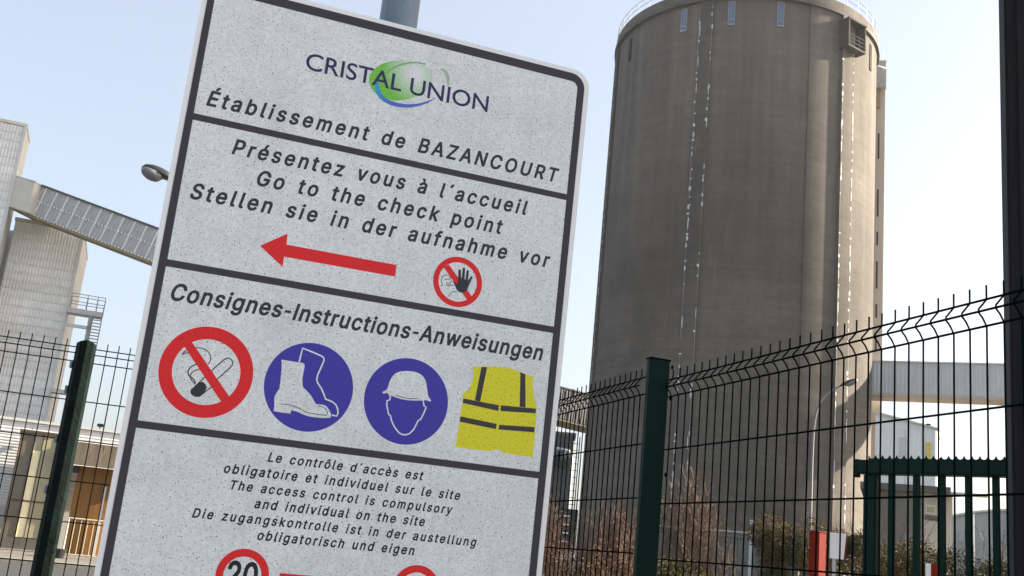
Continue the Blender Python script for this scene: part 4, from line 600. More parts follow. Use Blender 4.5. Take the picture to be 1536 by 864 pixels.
# traced outlines of the pictograms, already in metres on the sign face
SHP = json.loads(r'''{"smokeA":[[0.07966,0.27986],[0.07333,0.27804],[0.06628,0.27278],[0.07038,0.2798],[0.07857,0.28637],[0.0884,0.29127],[0.09872,0.29346],[0.11092,0.29259],[0.12083,0.28631],[0.12578,0.27589],[0.12559,0.26887],[0.12217,0.26194]],"smokeB":[[0.09871,0.25835],[0.08962,0.25225],[0.08452,0.24318],[0.08588,0.2351],[0.09052,0.23111],[0.09628,0.22837],[0.10185,0.22368],[0.1034,0.21756]],"smokeC":[[0.1087,0.2496],[0.09867,0.24587],[0.09189,0.23876],[0.09043,0.23164],[0.09428,0.22449],[0.09971,0.22061],[0.10298,0.21695]],"cigU":[[0.1031,0.21146],[0.11944,0.23319],[0.13253,0.25125],[0.15376,0.27825],[0.16007,0.28119],[0.16714,0.27948],[0.17237,0.27241],[0.17078,0.26543],[0.15953,0.25113],[0.14607,0.23436]],"cigL":[[0.13694,0.21638],[0.12675,0.20524],[0.11554,0.19263]],"tip":[[0.10301,0.212],[0.1119,0.2224],[0.11827,0.22416],[0.12504,0.21879],[0.12781,0.21174],[0.12531,0.20586],[0.11558,0.19236],[0.10785,0.19099],[0.10072,0.19409],[0.09637,0.1995],[0.09693,0.20562]],"slash1":[[0.06832,0.29199],[0.08083,0.30459],[0.17704,0.19998],[0.16315,0.18586]],"slash2":[[0.60065,0.56095],[0.612,0.56967],[0.67611,0.5051],[0.66607,0.49512]],"handp":[[0.62491,0.53351],[0.63178,0.53073],[0.63781,0.52723],[0.63855,0.53781],[0.63686,0.56047],[0.63945,0.56371],[0.64249,0.56188],[0.64549,0.54366],[0.64696,0.54393],[0.64631,0.5659],[0.64887,0.56951],[0.65196,0.56731],[0.65419,0.54156],[0.65627,0.54139],[0.6561,0.56272],[0.65896,0.56547],[0.66185,0.56341],[0.66223,0.54026],[0.66809,0.5509],[0.67086,0.55288],[0.67204,0.5494],[0.66768,0.53572],[0.66322,0.5184],[0.65918,0.51311],[0.65393,0.51016],[0.64562,0.50943],[0.63738,0.51564],[0.63149,0.52555]],"faceA":[[0.59829,0.51687],[0.60497,0.51807],[0.60111,0.52375],[0.5993,0.53071],[0.60099,0.53923],[0.6069,0.54378],[0.61334,0.54423],[0.61935,0.54074],[0.62217,0.53759]],"faceB":[[0.60744,0.53218],[0.62169,0.53696]],"faceC":[[0.62491,0.53351],[0.62186,0.53114],[0.6208,0.52181],[0.61835,0.51626]],"faceD":[[0.6208,0.52181],[0.63026,0.5235]],"faceE":[[0.61952,0.49518],[0.62804,0.50851],[0.63999,0.50971]],"ear":[[0.61743,0.52358],[0.61716,0.52118],[0.61591,0.51971],[0.61427,0.51986],[0.613,0.52156],[0.6127,0.52401],[0.61352,0.52606],[0.61507,0.52674],[0.61661,0.52574],[0.61743,0.52352]],"boot":[[0.27059,0.29459],[0.28967,0.29457],[0.30705,0.294],[0.31635,0.29434],[0.32075,0.29177],[0.3214,0.28566],[0.32083,0.27343],[0.32072,0.25997],[0.32256,0.2495],[0.32557,0.2419],[0.33297,0.23707],[0.34369,0.22789],[0.3552,0.21347],[0.35825,0.21095],[0.37156,0.21174],[0.3805,0.2095],[0.38773,0.20246],[0.39304,0.19382],[0.39305,0.18633],[0.38366,0.18426],[0.37047,0.18274],[0.35447,0.18244],[0.34047,0.18346],[0.33272,0.18559],[0.32159,0.1891],[0.30759,0.19089],[0.30663,0.18335],[0.2883,0.18295],[0.27119,0.18377],[0.27047,0.19684],[0.26835,0.2071],[0.26874,0.21642],[0.27189,0.22482],[0.2755,0.23198],[0.27555,0.24529],[0.27454,0.26382],[0.27301,0.28234]],"boot2":[[0.30836,0.2942],[0.30978,0.30956],[0.31156,0.32612],[0.33106,0.32158],[0.35211,0.31615],[0.35879,0.3131],[0.3609,0.30797],[0.35916,0.29954],[0.35531,0.28537],[0.35179,0.27266],[0.35146,0.26397],[0.35414,0.25681],[0.3638,0.24609],[0.37083,0.23499],[0.37641,0.22449],[0.39186,0.22049],[0.40017,0.21546],[0.40511,0.20755],[0.40751,0.19848],[0.40554,0.1915],[0.39463,0.19216]],"sole":[[0.28244,0.20062],[0.29203,0.20143],[0.30656,0.20108],[0.3188,0.1988],[0.33154,0.19339],[0.34405,0.18979],[0.36413,0.18934],[0.38282,0.19002]],"toe":[[0.36277,0.20757],[0.37225,0.20702],[0.37942,0.20399],[0.38381,0.19791],[0.38511,0.19274],[0.38233,0.18968]],"helmet":[[0.49824,0.25596],[0.50054,0.25958],[0.50752,0.26388],[0.50924,0.27184],[0.51071,0.28171],[0.51432,0.29246],[0.52268,0.30369],[0.53471,0.3091],[0.54854,0.31202],[0.5656,0.31263],[0.57895,0.30932],[0.58848,0.30235],[0.59407,0.29256],[0.59811,0.27919],[0.60083,0.26706],[0.60461,0.26009],[0.61114,0.25406],[0.60867,0.25094],[0.59967,0.25383],[0.59136,0.25155],[0.57401,0.24883],[0.55433,0.24716],[0.53575,0.24867],[0.51837,0.25225],[0.51242,0.2547],[0.5084,0.25742],[0.50061,0.25301]],"face":[[0.51383,0.25462],[0.51732,0.24963],[0.51714,0.24274],[0.51063,0.23908],[0.51237,0.22838],[0.51877,0.21016],[0.52291,0.20854],[0.52645,0.19894],[0.53157,0.1901],[0.53927,0.18079],[0.54786,0.17322],[0.55606,0.17075],[0.56436,0.17183],[0.57174,0.17578],[0.57944,0.18607],[0.58405,0.19846],[0.58652,0.20565],[0.59197,0.20968],[0.59729,0.22362],[0.60115,0.23797],[0.59602,0.24002],[0.59217,0.25194]],"brim":[[0.52927,0.2549],[0.54523,0.25166],[0.56229,0.25132],[0.5804,0.25444]],"vest":[[0.69743,0.34372],[0.69774,0.34376],[0.7154,0.34705],[0.73568,0.35044],[0.76089,0.35396],[0.78662,0.3545],[0.8031,0.35208],[0.8131,0.34989],[0.82988,0.34564],[0.84724,0.34268],[0.84759,0.34242],[0.84667,0.32413],[0.85127,0.30027],[0.8618,0.27883],[0.86262,0.27436],[0.86462,0.24725],[0.86568,0.20503],[0.86515,0.15994],[0.86486,0.1596],[0.84748,0.15926],[0.82498,0.15947],[0.79295,0.16084],[0.77797,0.16698],[0.77481,0.16688],[0.76768,0.16037],[0.7208,0.15923],[0.67983,0.15965],[0.67949,0.1599],[0.68103,0.20474],[0.68281,0.2405],[0.68345,0.28083],[0.68399,0.2815],[0.69386,0.29041],[0.70003,0.30423],[0.70246,0.32571]],"vs0":[[0.71859,0.34693],[0.73245,0.34812],[0.72492,0.26784],[0.71217,0.26904]],"vs1":[[0.81384,0.34908],[0.8266,0.34577],[0.83541,0.26998],[0.82088,0.26948]],"vs2":[[0.68455,0.26933],[0.77054,0.26581],[0.77081,0.2526],[0.68425,0.25914]],"vs3":[[0.77525,0.26646],[0.86141,0.27054],[0.8616,0.2599],[0.77583,0.25329]],"vs4":[[0.68242,0.22858],[0.77012,0.22312],[0.76962,0.2111],[0.68237,0.21644]],"vs5":[[0.77568,0.22177],[0.8628,0.22821],[0.86283,0.21613],[0.7763,0.21109]],"arrow":[[0.18759,0.53254],[0.2417,0.57075],[0.24275,0.546],[0.49157,0.54589],[0.49157,0.51888],[0.2419,0.51818],[0.24202,0.49525]],"ellipse":[[0.36761,0.96492],[0.37036,0.98295],[0.38215,1.00267],[0.4,1.01775],[0.4219,1.02869],[0.44796,1.03509],[0.47471,1.03777],[0.49741,1.03368],[0.51361,1.02222],[0.51827,1.00462],[0.51371,0.98687],[0.49792,0.96432],[0.47337,0.94534],[0.44482,0.93314],[0.42205,0.92931],[0.3984,0.93284],[0.37881,0.94353]],"pale_c":[[0.47503,1.00957]],"swoosh":[[0.39013,0.96885],[0.38717,0.96638],[0.38497,0.9537],[0.38809,0.94065],[0.39727,0.92911],[0.41156,0.92122],[0.43378,0.91627],[0.46664,0.92006],[0.49219,0.93041],[0.51404,0.9448],[0.53545,0.96407],[0.51343,0.94955],[0.49131,0.93717],[0.46548,0.9288],[0.44066,0.92693],[0.41875,0.92919],[0.40433,0.93775],[0.395,0.95274]],"arc":[[0.40595,0.99374],[0.4181,1.00734],[0.4363,1.0215],[0.45845,1.0325],[0.47814,1.03759],[0.49517,1.03772]],"cresc":[[0.5313,1.03705],[0.54331,1.03763],[0.55401,1.02966],[0.5591,1.01669],[0.55904,1.00067],[0.5559,0.99811],[0.55159,1.00768],[0.54796,1.02277],[0.54062,1.03159]]}''')
def circ(cx, cy, r, n=72):
    return [(cx + r * math.cos(2 * math.pi * i / n), cy + r * math.sin(2 * math.pi * i / n)) for i in range(n)]
def smooth(pts, closed=True, it=2):
    for _ in range(it):
        q = []
        n = len(pts)
        if not closed: q.append(pts[0])
        for i in range(n if closed else n - 1):
            a, b = pts[i], pts[(i + 1) % n]
            q += [(a[0] * .75 + b[0] * .25, a[1] * .75 + b[1] * .25), (a[0] * .25 + b[0] * .75, a[1] * .25 + b[1] * .75)]
        if not closed: q.append(pts[-1])
        pts = q
    return pts
def stroke(pts, w, closed=False):
    """outline polygon of a line of width w"""
    P = [Vector(p) for p in pts]
    Lf, Rt = [], []
    n = len(P)
    for i, p in enumerate(P):
        a = P[(i - 1) % n] if closed or i else p
        b = P[(i + 1) % n] if closed or i < n - 1 else p
        d = (b - a).normalized() if (b - a).length > 0 else Vector((1, 0))
        nn = Vector((-d.y, d.x)) * w / 2
        Lf.append(tuple(p + nn)); Rt.append(tuple(p - nn))
    if closed: return [Lf, Rt[::-1]]
    return [Lf + Rt[::-1]]
def S(k): return [tuple(p) for p in SHP[k]]
W0 = 0.0014
def sym(name): 
    e = bpy.data.objects.new(name, None); C.objects.link(e); e.parent = sign; return e
# logo
lg = sym('company_logo')
def grad_mat(name, ca, cb, cx, cy, r0, r1):
    m = bpy.data.materials.new(name); m.use_nodes = True; t = m.node_tree; L = t.links.new
    b = t.nodes['Principled BSDF']; b.inputs['Roughness'].default_value = .5; b.inputs['Specular IOR Level'].default_value = .3
    tc = node(t, 'ShaderNodeTexCoord')
    d = t.nodes.new('ShaderNodeVectorMath'); d.operation = 'DISTANCE'
    L(tc.outputs['Object'], d.inputs[0]); d.inputs[1].default_value = (cx, cy, 0)
    r = t.nodes.new('ShaderNodeMapRange'); L(d.outputs['Value'], r.inputs[0])
    r.inputs[1].default_value = r0; r.inputs[2].default_value = r1
    x = t.nodes.new('ShaderNodeMix'); x.data_type = 'RGBA'
    L(r.outputs[0], x.inputs[0]); x.inputs[6].default_value = (*ca, 1); x.inputs[7].default_value = (*cb, 1)
    n = node(t, 'ShaderNodeTexNoise', Scale=220.0, Detail=3.0); L(tc.outputs['Object'], n.inputs['Vector'])
    rr = t.nodes.new('ShaderNodeValToRGB'); rr.color_ramp.elements[0].position = .3; rr.color_ramp.elements[1].position = .6
    rr.color_ramp.elements[0].color = (.82, .82, .82, 1); rr.color_ramp.elements[1].color = (1.03, 1.03, 1.03, 1); L(n.outputs[0], rr.inputs[0])
    y = t.nodes.new('ShaderNodeMix'); y.data_type = 'RGBA'; y.blend_type = 'MULTIPLY'; y.inputs[0].default_value = 1
    L(x.outputs[2], y.inputs[6]); L(rr.outputs[0], y.inputs[7]); L(y.outputs[2], b.inputs['Base Color'])
    return m
lc = S('pale_c')[0]
filled('green_ellipse', [smooth(S('ellipse'))], 0.00008, grad_mat('logo_green', SHEET_A, (0.20, 0.60, 0.07), lc[0], lc[1], 0.010, 0.078), lg)
filled('blue_swoosh', [smooth(S('swoosh'), True, 1)], 0.00014, grad_mat('logo_blue', (0.03, 0.42, 0.75), (0.10, 0.17, 0.62), S('swoosh')[1][0], S('swoosh')[1][1], 0.01, 0.06), lg)
filled('green_arc', stroke(smooth(S('arc'), False), 0.0035), 0.00014, mat('logo_arc', (0.20, 0.45, 0.22), .5), lg)
filled('crescent', [smooth(S('cresc'))], 0.00014, mat('logo_crescent', (0.36, 0.56, 0.34), .5), lg)
logo_text('CRISTAL UNION', 0.2217, 0.6604, 0.9562, 0.0403, M_['logo_ink']).parent = lg
# arrow
filled('arrow', [S('arrow')], 0.00014, M_['red'], sign)
def ring(e, cx, cy, ro, ri, m=M_['red']):
    filled('outline', [circ(cx, cy, ro + W0), circ(cx, cy, ro)], 0.00008, M_['halo'], e)
    filled('ring', [circ(cx, cy, ro), circ(cx, cy, ri)], 0.00020, m, e)
# no smoking
e = sym('no_smoking_symbol')
for k, w in (('smokeA', .0020), ('smokeB', .0026), ('smokeC', .0020), ('cigU', .0024), ('cigL', .0024)):
    filled('drawn_line', stroke(smooth(S(k), False), w), 0.00014, M_['ink'], e)
filled('cigarette_tip', [S('tip')], 0.00015, M_['ink'], e)
ring(e, 0.1217, 0.2455, 0.0957, 0.0690)
filled('slash', [S('slash1')], 0.00028, M_['red'], e)
# no entry hand
e = sym('no_entry_symbol')
ring(e, 0.6386, 0.5330, 0.0588, 0.0460)
filled('slash', [S('slash2')], 0.00020, M_['red'], e)
filled('hand', [S('handp')], 0.00030, M_['ink'], e)
for k in ('faceA', 'faceB', 'faceC', 'faceD', 'faceE', 'ear'):
    filled('drawn_line', stroke(smooth(S(k), False), .0014), 0.00014, M_['ink'], e)
# boots
e = sym('safety_boots_symbol')
filled('outline', [circ(.3376, .2452, .0957 + W0), circ(.3376, .2452, .0957)], 0.00008, M_['halo'], e)
filled('disc', [circ(.3376, .2452, .0957)], 0.00014, M_['blue'], e)
filled('boot', [S('boot')], 0.00022, M_['sheet'], e)
filled('boot_outline', stroke(S('boot2'), .0033), 0.00020, M_['halo'], e)
filled('sole_line', stroke(smooth(S('sole'), False), .0015), 0.00030, M_['ink'], e)
filled('toe_line', stroke(smooth(S('toe'), False), .0015), 0.00030, M_['ink'], e)
# helmet
e = sym('hard_hat_symbol')
filled('outline', [circ(.5548, .2450, .0957 + W0), circ(.5548, .2450, .0957)], 0.00008, M_['halo'], e)
filled('disc', [circ(.5548, .2450, .0957)], 0.00014, M_['blue'], e)
filled('helmet', [smooth(S('helmet'), True, 1)], 0.00022, M_['sheet'], e)
filled('face_outline', stroke(S('face'), .0031), 0.00020, M_['halo'], e)
filled('brim_line', stroke(smooth(S('brim'), False), .0015), 0.00030, M_['ink'], e)
# vest
e = sym('safety_vest_symbol')
filled('vest', [smooth(S('vest'), True, 1)], 0.00014, M_['yellow'], e)
for i in range(6):
    filled('stripe', [S('vs%d' % i)], 0.00022, M_['bandink'], e)
# the speed limit and the second ring at the bottom
e = sym('speed_limit_symbol')
ring(e, 0.2600, -0.1566, 0.0538, 0.0382)
def digits(text, x0, x1, base, cap):
    s = cap / 0.556; x = 0; loops = []
    wid = sum(GLYPH[c][0] for c in text) / 1000 - .06
    kx = (x1 - x0) / wid
    for c in text:
        for l in GLYPH[c][1]:
            loops.append([(x0 + (x + l[i] / 1000 - .03) * kx, base + (l[i + 1] / 1000 + .0235) * s) for i in range(0, len(l), 2)])
        x += GLYPH[c][0] / 1000
    return loops
filled('number', digits('20', 0.2285, 0.2900, -0.1815, 0.0535), 0.00020, M_['ink2'], e)
e = sym('prohibition_symbol')
ring(e, 0.6290, -0.1563, 0.0538, 0.0382)
filled('red_bar', [[(0.3345, -0.190), (0.430, -0.190), (0.430, -0.1447), (0.3345, -0.1447)]], 0.00014, M_['red'], sign)

# ---------------------------------------------------------------- mesh fences
DR = Vector((math.sin(R(-18.3)), math.cos(R(-18.3)), 0)); NR = Vector((math.cos(R(-18.3)), -math.sin(R(-18.3)), 0))
DL = Vector((math.sin(R(71.7)), math.cos(R(71.7)), 0)); NL = Vector((math.cos(R(71.7)), -math.sin(R(71.7)), 0))
def wire_mesh(top, fold, third, lower):
    """upright wire of a folded mesh panel; x is the fold, z the height"""
    f = -0.024
    tip = top + 0.033
    pts = [(0, 0, 0.05), (0, 0, lower[0]), (f, 0, (lower[0] + lower[1]) / 2), (0, 0, lower[1]),
           (0, 0, third - .004), (f * .5, 0, third + (fold - third) * .5), (f, 0, fold - .004), (f, 0, fold + .004), (f * .45, 0, fold + (top - fold) * .55), (0, 0, top - .003), (0, 0, tip)]
    bm = bmesh.new(); tube(bm, pts, 0.0024, 6)
    me = bpy.data.meshes.new('vertical_wire'); bm.to_mesh(me); bm.free(); me.materials.append(M_['wire'])
    for p in me.polygons: p.use_smooth = True
    return me
def fence_panel(parent, s0, s1, ss, heights, fold_h, z_off, wm):
    for s in ss: child('vertical_wire', wm, parent, (0, s, 0))
    bm = bmesh.new(); tube(bm, [(0, s0, 0), (0, s1, 0)], 0.003, 6)
    hm = bpy.data.meshes.new('horizontal_wire'); bm.to_mesh(hm); bm.free(); hm.materials.append(M_['wire'])
    for h in heights: child('horizontal_wire', hm, parent, (0.0055, 0, h))
    for h in fold_h: child('horizontal_wire', hm, parent, (-0.024 + 0.0055, 0, h))

# right-hand run: local y along the fence, local x away from the path
RF = Matrix((NR, DR, Vector((0, 0, 1)))).transposed().to_4x4()
rf = thing('mesh_fence', 'dark green folded wire fence running to the silo side, with broad flat post', 'fence')
rf.matrix_world = Matrix.Translation(NR * 1.85) @ RF
wr = wire_mesh(2.311, 2.276, 2.245, (1.245, 1.18))
hs = [2.311, 2.245, 2.045, 1.845, 1.645, 1.445, 1.245, 1.18, .98, .78, .58, .38, .18]
fence_panel(rf, 1.10, 3.60, [2.464 + .0547 * k for k in range(-24, 21)], hs, [2.276, 1.2125], 0, wr)
# the panel beyond the post stands a hand's breadth nearer the path
bm = bmesh.new()
for s in [3.645 + .0484 * k for k in range(0, 46)]: pass
sub = [3.884 + .0484 * k for k in range(-5, 43)]
for s in sub: child('vertical_wire', wr, rf, (-0.09, s, 0))
hb = bmesh.new(); tube(hb, [(0, 3.62, 0), (0, 5.93, 0)], 0.003, 6)
hm2 = bpy.data.meshes.new('horizontal_wire'); hb.to_mesh(hm2); hb.free(); hm2.materials.append(M_['wire'])
for h in hs: child('horizontal_wire', hm2, rf, (-0.0845, 0, h + (0.012 if h < 2.2 else 0)))
for h in (2.276, 1.2125): child('horizontal_wire', hm2, rf, (-0.109, 0, h))
def fpost(parent, x0, x1, y0, y1, top):
    bm = bmesh.new(); box(bm, x0, x1, y0, y1, 0.0, top)
    bmesh.ops.bevel(bm, geom=[e for e in bm.edges if abs(e.verts[0].co.z - e.verts[1].co.z) > .5], offset=0.006, segments=3, affect='EDGES')
    o = obj('post', bm, M_['green'], parent)
    bm = bmesh.new(); box(bm, x0 - .0025, x1 + .0025, y0 - .0025, y1 + .0025, top, top + .006)
    bmesh.ops.bevel(bm, geom=list(bm.edges), offset=0.002, segments=2, affect='EDGES')
    obj('post_cap', bm, M_['wire'], o)
    return o
po1 = fpost(rf, -0.088, -0.004, 3.577, 3.612, 2.378)
fpost(rf, -0.088, -0.004, 1.06, 1.095, 2.378)
for h in (2.355, 2.235, 1.95, 1.5):
    bm = bmesh.new(); box(bm, -0.003, 0.005, 3.566, 3.576, h - .008, h + .008)
    bmesh.ops.bevel(bm, geom=list(bm.edges), offset=0.003, segments=1, affect='EDGES')
    obj('clip', bm, M_['wire'], po1)

# left-hand run, parallel with the sign
LFM = Matrix((-NL, DL, Vector((0, 0, 1)))).transposed().to_4x4()   # mirrored handedness is corrected below
LFM = Matrix((NL, DL, Vector((0, 0, 1)))).transposed().to_4x4()
lf = thing('mesh_fence', 'dark green folded wire fence before the white cladding, with weathered angular post', 'fence')
lf.matrix_world = Matrix.Translation(NL * -5.8) @ LFM
wl = bmesh.new()
f = 0.024
tube(wl, [(0, 0, .05), (0, 0, 1.35), (f, 0, 1.385), (0, 0, 1.42), (0, 0, 2.346), (f * .5, 0, 2.366), (f, 0, 2.385), (f, 0, 2.392), (f * .5, 0, 2.408), (0, 0, 2.421), (0, 0, 2.456)], 0.00265, 6)
wlm = bpy.data.meshes.new('vertical_wire'); wl.to_mesh(wlm); wl.free(); wlm.materials.append(M_['wire'])
for s in [-0.707 + .0553 * k for k in range(-20, 6)]: child('vertical_wire', wlm, lf, (0, s, 0))
for s in [-0.234 + .0555 * k for k in range(0, 38)]: child('vertical_wire', wlm, lf, (0, s, 0))
hb = bmesh.new(); tube(hb, [(0, -1.85, 0), (0, 1.86, 0)], 0.0031, 6)
hml = bpy.data.meshes.new('horizontal_wire'); hb.to_mesh(hml); hb.free(); hml.materials.append(M_['wire'])
for h in (2.421, 2.348, 2.151, 1.954, 1.753, 1.554, 1.355, 1.155, .955, .755, .555, .355, .155): child('horizontal_wire', hml, lf, (-0.0057, 0, h))
child('horizontal_wire', hml, lf, (0.018, 0, 2.388))
# its post: a pressed six-sided section with a shallow pointed cap
def hexpost(parent, s, top, m):
    bm = bmesh.new()
    prof = [(0.010, -0.049), (0.050, -0.030), (0.056, 0.004), (0.046, 0.036), (0.006, 0.049), (-0.020, 0.0)]
    lo = [bm.verts.new((x, y + s, 0)) for x, y in prof]
    hi = [bm.verts.new((x, y + s, top - 0.012 * (abs(y) / .05) ** 1.5)) for x, y in prof]
    n = len(prof)
    for i in range(n): bm.faces.new((lo[i], lo[(i + 1) % n], hi[(i + 1) % n], hi[i]))
    bm.faces.new(lo[::-1])
    c = bm.verts.new((0.02, s, top + .012))
    for i in range(n): bm.faces.new((hi[i], hi[(i + 1) % n], c))
    bmesh.ops.recalc_face_normals(bm, faces=bm.faces)
    return obj('post', bm, m, parent)
hp = hexpost(lf, -0.335, 2.452, M_['postgreen'])
hexpost(lf, 1.90, 2.452, M_['postgreen'])
for h in (2.33, 2.20, 1.95, 1.70):
    bm = bmesh.new(); box(bm, -0.012, 0.012, -0.397, -0.384, h - .02, h + .02)
    bmesh.ops.bevel(bm, geom=list(bm.edges), offset=0.003, segments=1, affect='EDGES')
    obj('clip', bm, M_['galv'], hp)

# ---------------------------------------------------------------- tall dark column at the gate
col = thing('gate_column', 'tall almost black steel column rising behind the fence beside the sliding gate', 'column')
o0 = pol(25.93, 4.6, 0); o0.z = 0
col.matrix_world = frame(o0, 112)
bm = bmesh.new(); box(bm, 0.0, 0.34, 0.0, 0.34, 0, 6.2)
bmesh.ops.bevel(bm, geom=[e for e in bm.edges if abs(e.verts[0].co.z - e.verts[1].co.z) > .5], offset=0.012, segments=2, affect='EDGES')
obj('shaft', bm, M_['darkcol'], col)
boxo('flange', (0.05, 0.40, -0.030, -0.002, 0, 6.2), M_['darkcol'], col)
boxo('base_plate', (-0.06, 0.42, -0.09, 0.40, 0.0, 0.025), M_['darkcol'], col)
boxo('top_plate', (-0.03, 0.43, -0.06, 0.37, 6.2, 6.23), M_['darkcol'], col)

# ---------------------------------------------------------------- sliding gate
gt = thing('sliding_gate', 'dark green sliding gate of square bars with a toothed anti-climb strip on top', 'gate')
gp = pol(19.02, 5.30, 0); gp.z = 0
gq = pol(25.8, 5.05, 0); gq.z = 0
gyaw = math.degrees(math.atan2((gq - gp).x, (gq - gp).y))
gt.matrix_world = frame(gp, gyaw)
GL = (gq - gp).length
boxo('end_post', (0.016, 0.078, -0.028, 0.028, 0.05, 2.135), M_['green'], gt, .006)
boxo('top_rail', (-0.012, 5.0, -0.040, 0.040, 2.136, 2.200), M_['green'], gt, .006)
boxo('bottom_rail', (0.0, 5.0, -0.050, 0.050, 0.06, 0.18), M_['green'], gt, .006)
bm = bmesh.new(); tube(bm, [(-0.028, 0, 2.122), (-0.028, 0, 2.205)], .016, 10); obj('guide_roller', bm, M_['green'], gt)
bm = bmesh.new(); box(bm, 0, .025, -.012, .012, .181, 2.1355)
bars = bpy.data.meshes.new('bar'); bm.to_mesh(bars); bm.free(); bars.materials.append(M_['green'])
for k in range(40): child('bar', bars, gt, (0.130 + .1155 * k, 0, 0))
# toothed strip: upright plate with scalloped edge
bm = bmesh.new()
up_, n = [], 0
x = 0.03
while x < 4.95:
    for i in range(6):
        t = i / 6
        up_.append((x + t * .034, 2.222 - 0.013 * math.sin(math.pi * t) ** .7 + (.004 if i == 0 else 0)))
    x += .034
lo = [(a, 2.190) for a, b in up_]
for yy in (-0.006, -0.001):
    vs = [bm.verts.new((a, yy, b)) for a, b in up_]; vl = [bm.verts.new((a, yy, b)) for a, b in lo]
    for i in range(len(vs) - 1): bm.faces.new((vl[i], vl[i + 1], vs[i + 1], vs[i]))
obj('toothed_strip', bm, M_['green'], gt)

# ---------------------------------------------------------------- unseen block added out of view to shade the gate
shade_block = thing('gate_shade_block', 'unseen flat roofed block added out of view to shade the sliding gate', 'building')
shade_block.matrix_world = Matrix.Translation((3.45, 1.9, 0))
boxo('walls', (0, 2.6, 0, 4.1, 0, 4.9), M_['towerc'], shade_block)
boxo('roof', (-.1, 2.75, -.12, 4.22, 4.902, 5.07), M_['broof'], shade_block)
for y in (.7, 2.4):
    boxo('window_frame', (-.04, -.002, y, y + 1.0, 1.1, 2.2), M_['wframe'], shade_block)
    boxo('pane', (-.055, -.042, y + .06, y + .94, 1.16, 2.14), M_['glassd'], shade_block)

# ---------------------------------------------------------------- the silo
AZC, DC, RS = 12.10, 94.4, 12.0
SZ0 = 47.5 + 1.6
silo = thing('concrete_silo', 'huge round weathered concrete silo with narrow windows under its rim', 'silo')
sc_ = pol(AZC, DC, 0); sc_.z = 0
tocam = math.atan2(-sc_.x, -sc_.y)
# local frame: +x points from the axis toward the path, angle phi grows to the right as seen from there
cx_ = Vector((math.sin(tocam), math.cos(tocam), 0)); cy_ = Vector((-cx_.y, cx_.x, 0))
SMx = Matrix((cx_, cy_, Vector((0, 0, 1)))).transposed().to_4x4(); SMx.translation = sc_
silo.matrix_world = SMx
def cyl(phi, r, z): return Vector((r * math.cos(R(phi)), r * math.sin(R(phi)), z))
def arc_wall(bm, p0, p1, r, z0, z1, dp=1.5, dz=None, rz=None):
    n = max(1, int(abs(p1 - p0) / dp)); m = max(1, int((z1 - z0) / dz)) if dz else 1
    rows = [[bm.verts.new(cyl(p0 + (p1 - p0) * i / n, r, z0 + (z1 - z0) * j / m)) for i in range(n + 1)] for j in range(m + 1)]
    for j in range(m):
        for i in range(n): bm.faces.new((rows[j][i], rows[j][i + 1], rows[j + 1][i + 1], rows[j + 1][i]))
    return rows
def arc_box(bm, p0, p1, ra, rb, z0, z1, dp=1.5):
    n = max(1, int(abs(p1 - p0) / dp))
    for i in range(n):
        a, b = p0 + (p1 - p0) * i / n, p0 + (p1 - p0) * (i + 1) / n
        v = [bm.verts.new(cyl(p, r, z)) for z in (z0, z1) for p in (a, b) for r in (ra, rb)]
        # v: z,p,r
        bm.faces.new((v[1], v[3], v[7], v[5])); bm.faces.new((v[0], v[4], v[6], v[2]))
        bm.faces.new((v[0], v[2], v[3], v[1])); bm.faces.new((v[4], v[5], v[7], v[6]))
        if i == 0: bm.faces.new((v[0], v[1], v[5], v[4]))
        if i == n - 1: bm.faces.new((v[2], v[6], v[7], v[3]))
STEP = 26.6
bm = bmesh.new()
arc_wall(bm, STEP, 212, RS, 0, SZ0)
arc_wall(bm, 212, 360 + STEP, RS - 0.09, 0, SZ0)
for ph in (STEP, 212):
    v = [bm.verts.new(cyl(ph, r, z)) for r, z in ((RS - .09, 0), (RS, 0), (RS, SZ0), (RS - .09, SZ0))]; bm.faces.new(v)
bmesh.ops.recalc_face_normals(bm, faces=bm.faces)
obj('shell', bm, M_['concrete'], silo)
def pilaster(p0, p1, proud, m):
    bm = bmesh.new(); arc_box(bm, p0, p1, RS - .1, RS + proud, 0, SZ0 - 0.02, 2.0)
    o = obj('pilaster', bm, m, silo)
    for ph in (p0 + .12, p1 - .12):
        bm = bmesh.new(); arc_box(bm, ph - .10, ph + .10, RS + proud - .01, RS + proud + .008, 0.5, SZ0 - .3, 1)
        obj('joint_seal', bm, M_['seal'], o)
    # sealant along both edges, in uneven dabs
    bm = bmesh.new()
    for ph in (p0 + .35, p1 - .35):
        z = 1.5
        while z < SZ0 - 1:
            h = random.choice((.15, .2, .28, .35, .5, 1.1)); w = random.uniform(.07, .20) if h < .6 else random.uniform(.05, .10)
            z += random.uniform(.35, 1.3) if random.random() < .88 else random.uniform(2, 4.5)
            if z + h > SZ0 - .5: break
            off = random.uniform(-.25, .25)
            dph = math.degrees(w / RS) / 2
            k = 8
            rr = RS + proud + .012
            c0 = ph + off
            vs = []
            for i in range(k):
                a = 2 * math.pi * i / k
                q = random.uniform(.75, 1.1)
                vs.append(bm.verts.new(cyl(c0 + dph * math.cos(a) * q * (1.15 if abs(math.cos(a)) > .5 else 1), rr, z + h / 2 + h / 2 * math.sin(a) * q)))
            bm.faces.new(vs)
            vs2 = [bm.verts.new(v.co - cyl(c0, .014, 0)) for v in vs]
            for i in range(k): bm.faces.new((vs[i], vs[(i + 1) % k], vs2[(i + 1) % k], vs2[i]))
    q = obj('sealant_dabs', bm, M_['patch'], o); q['kind'] = 'stuff'
    return o
pilaster(-18.6, -12.9, 0.10, M_['pil'])
pilaster(-80, -73, 0.16, M_['pil'])
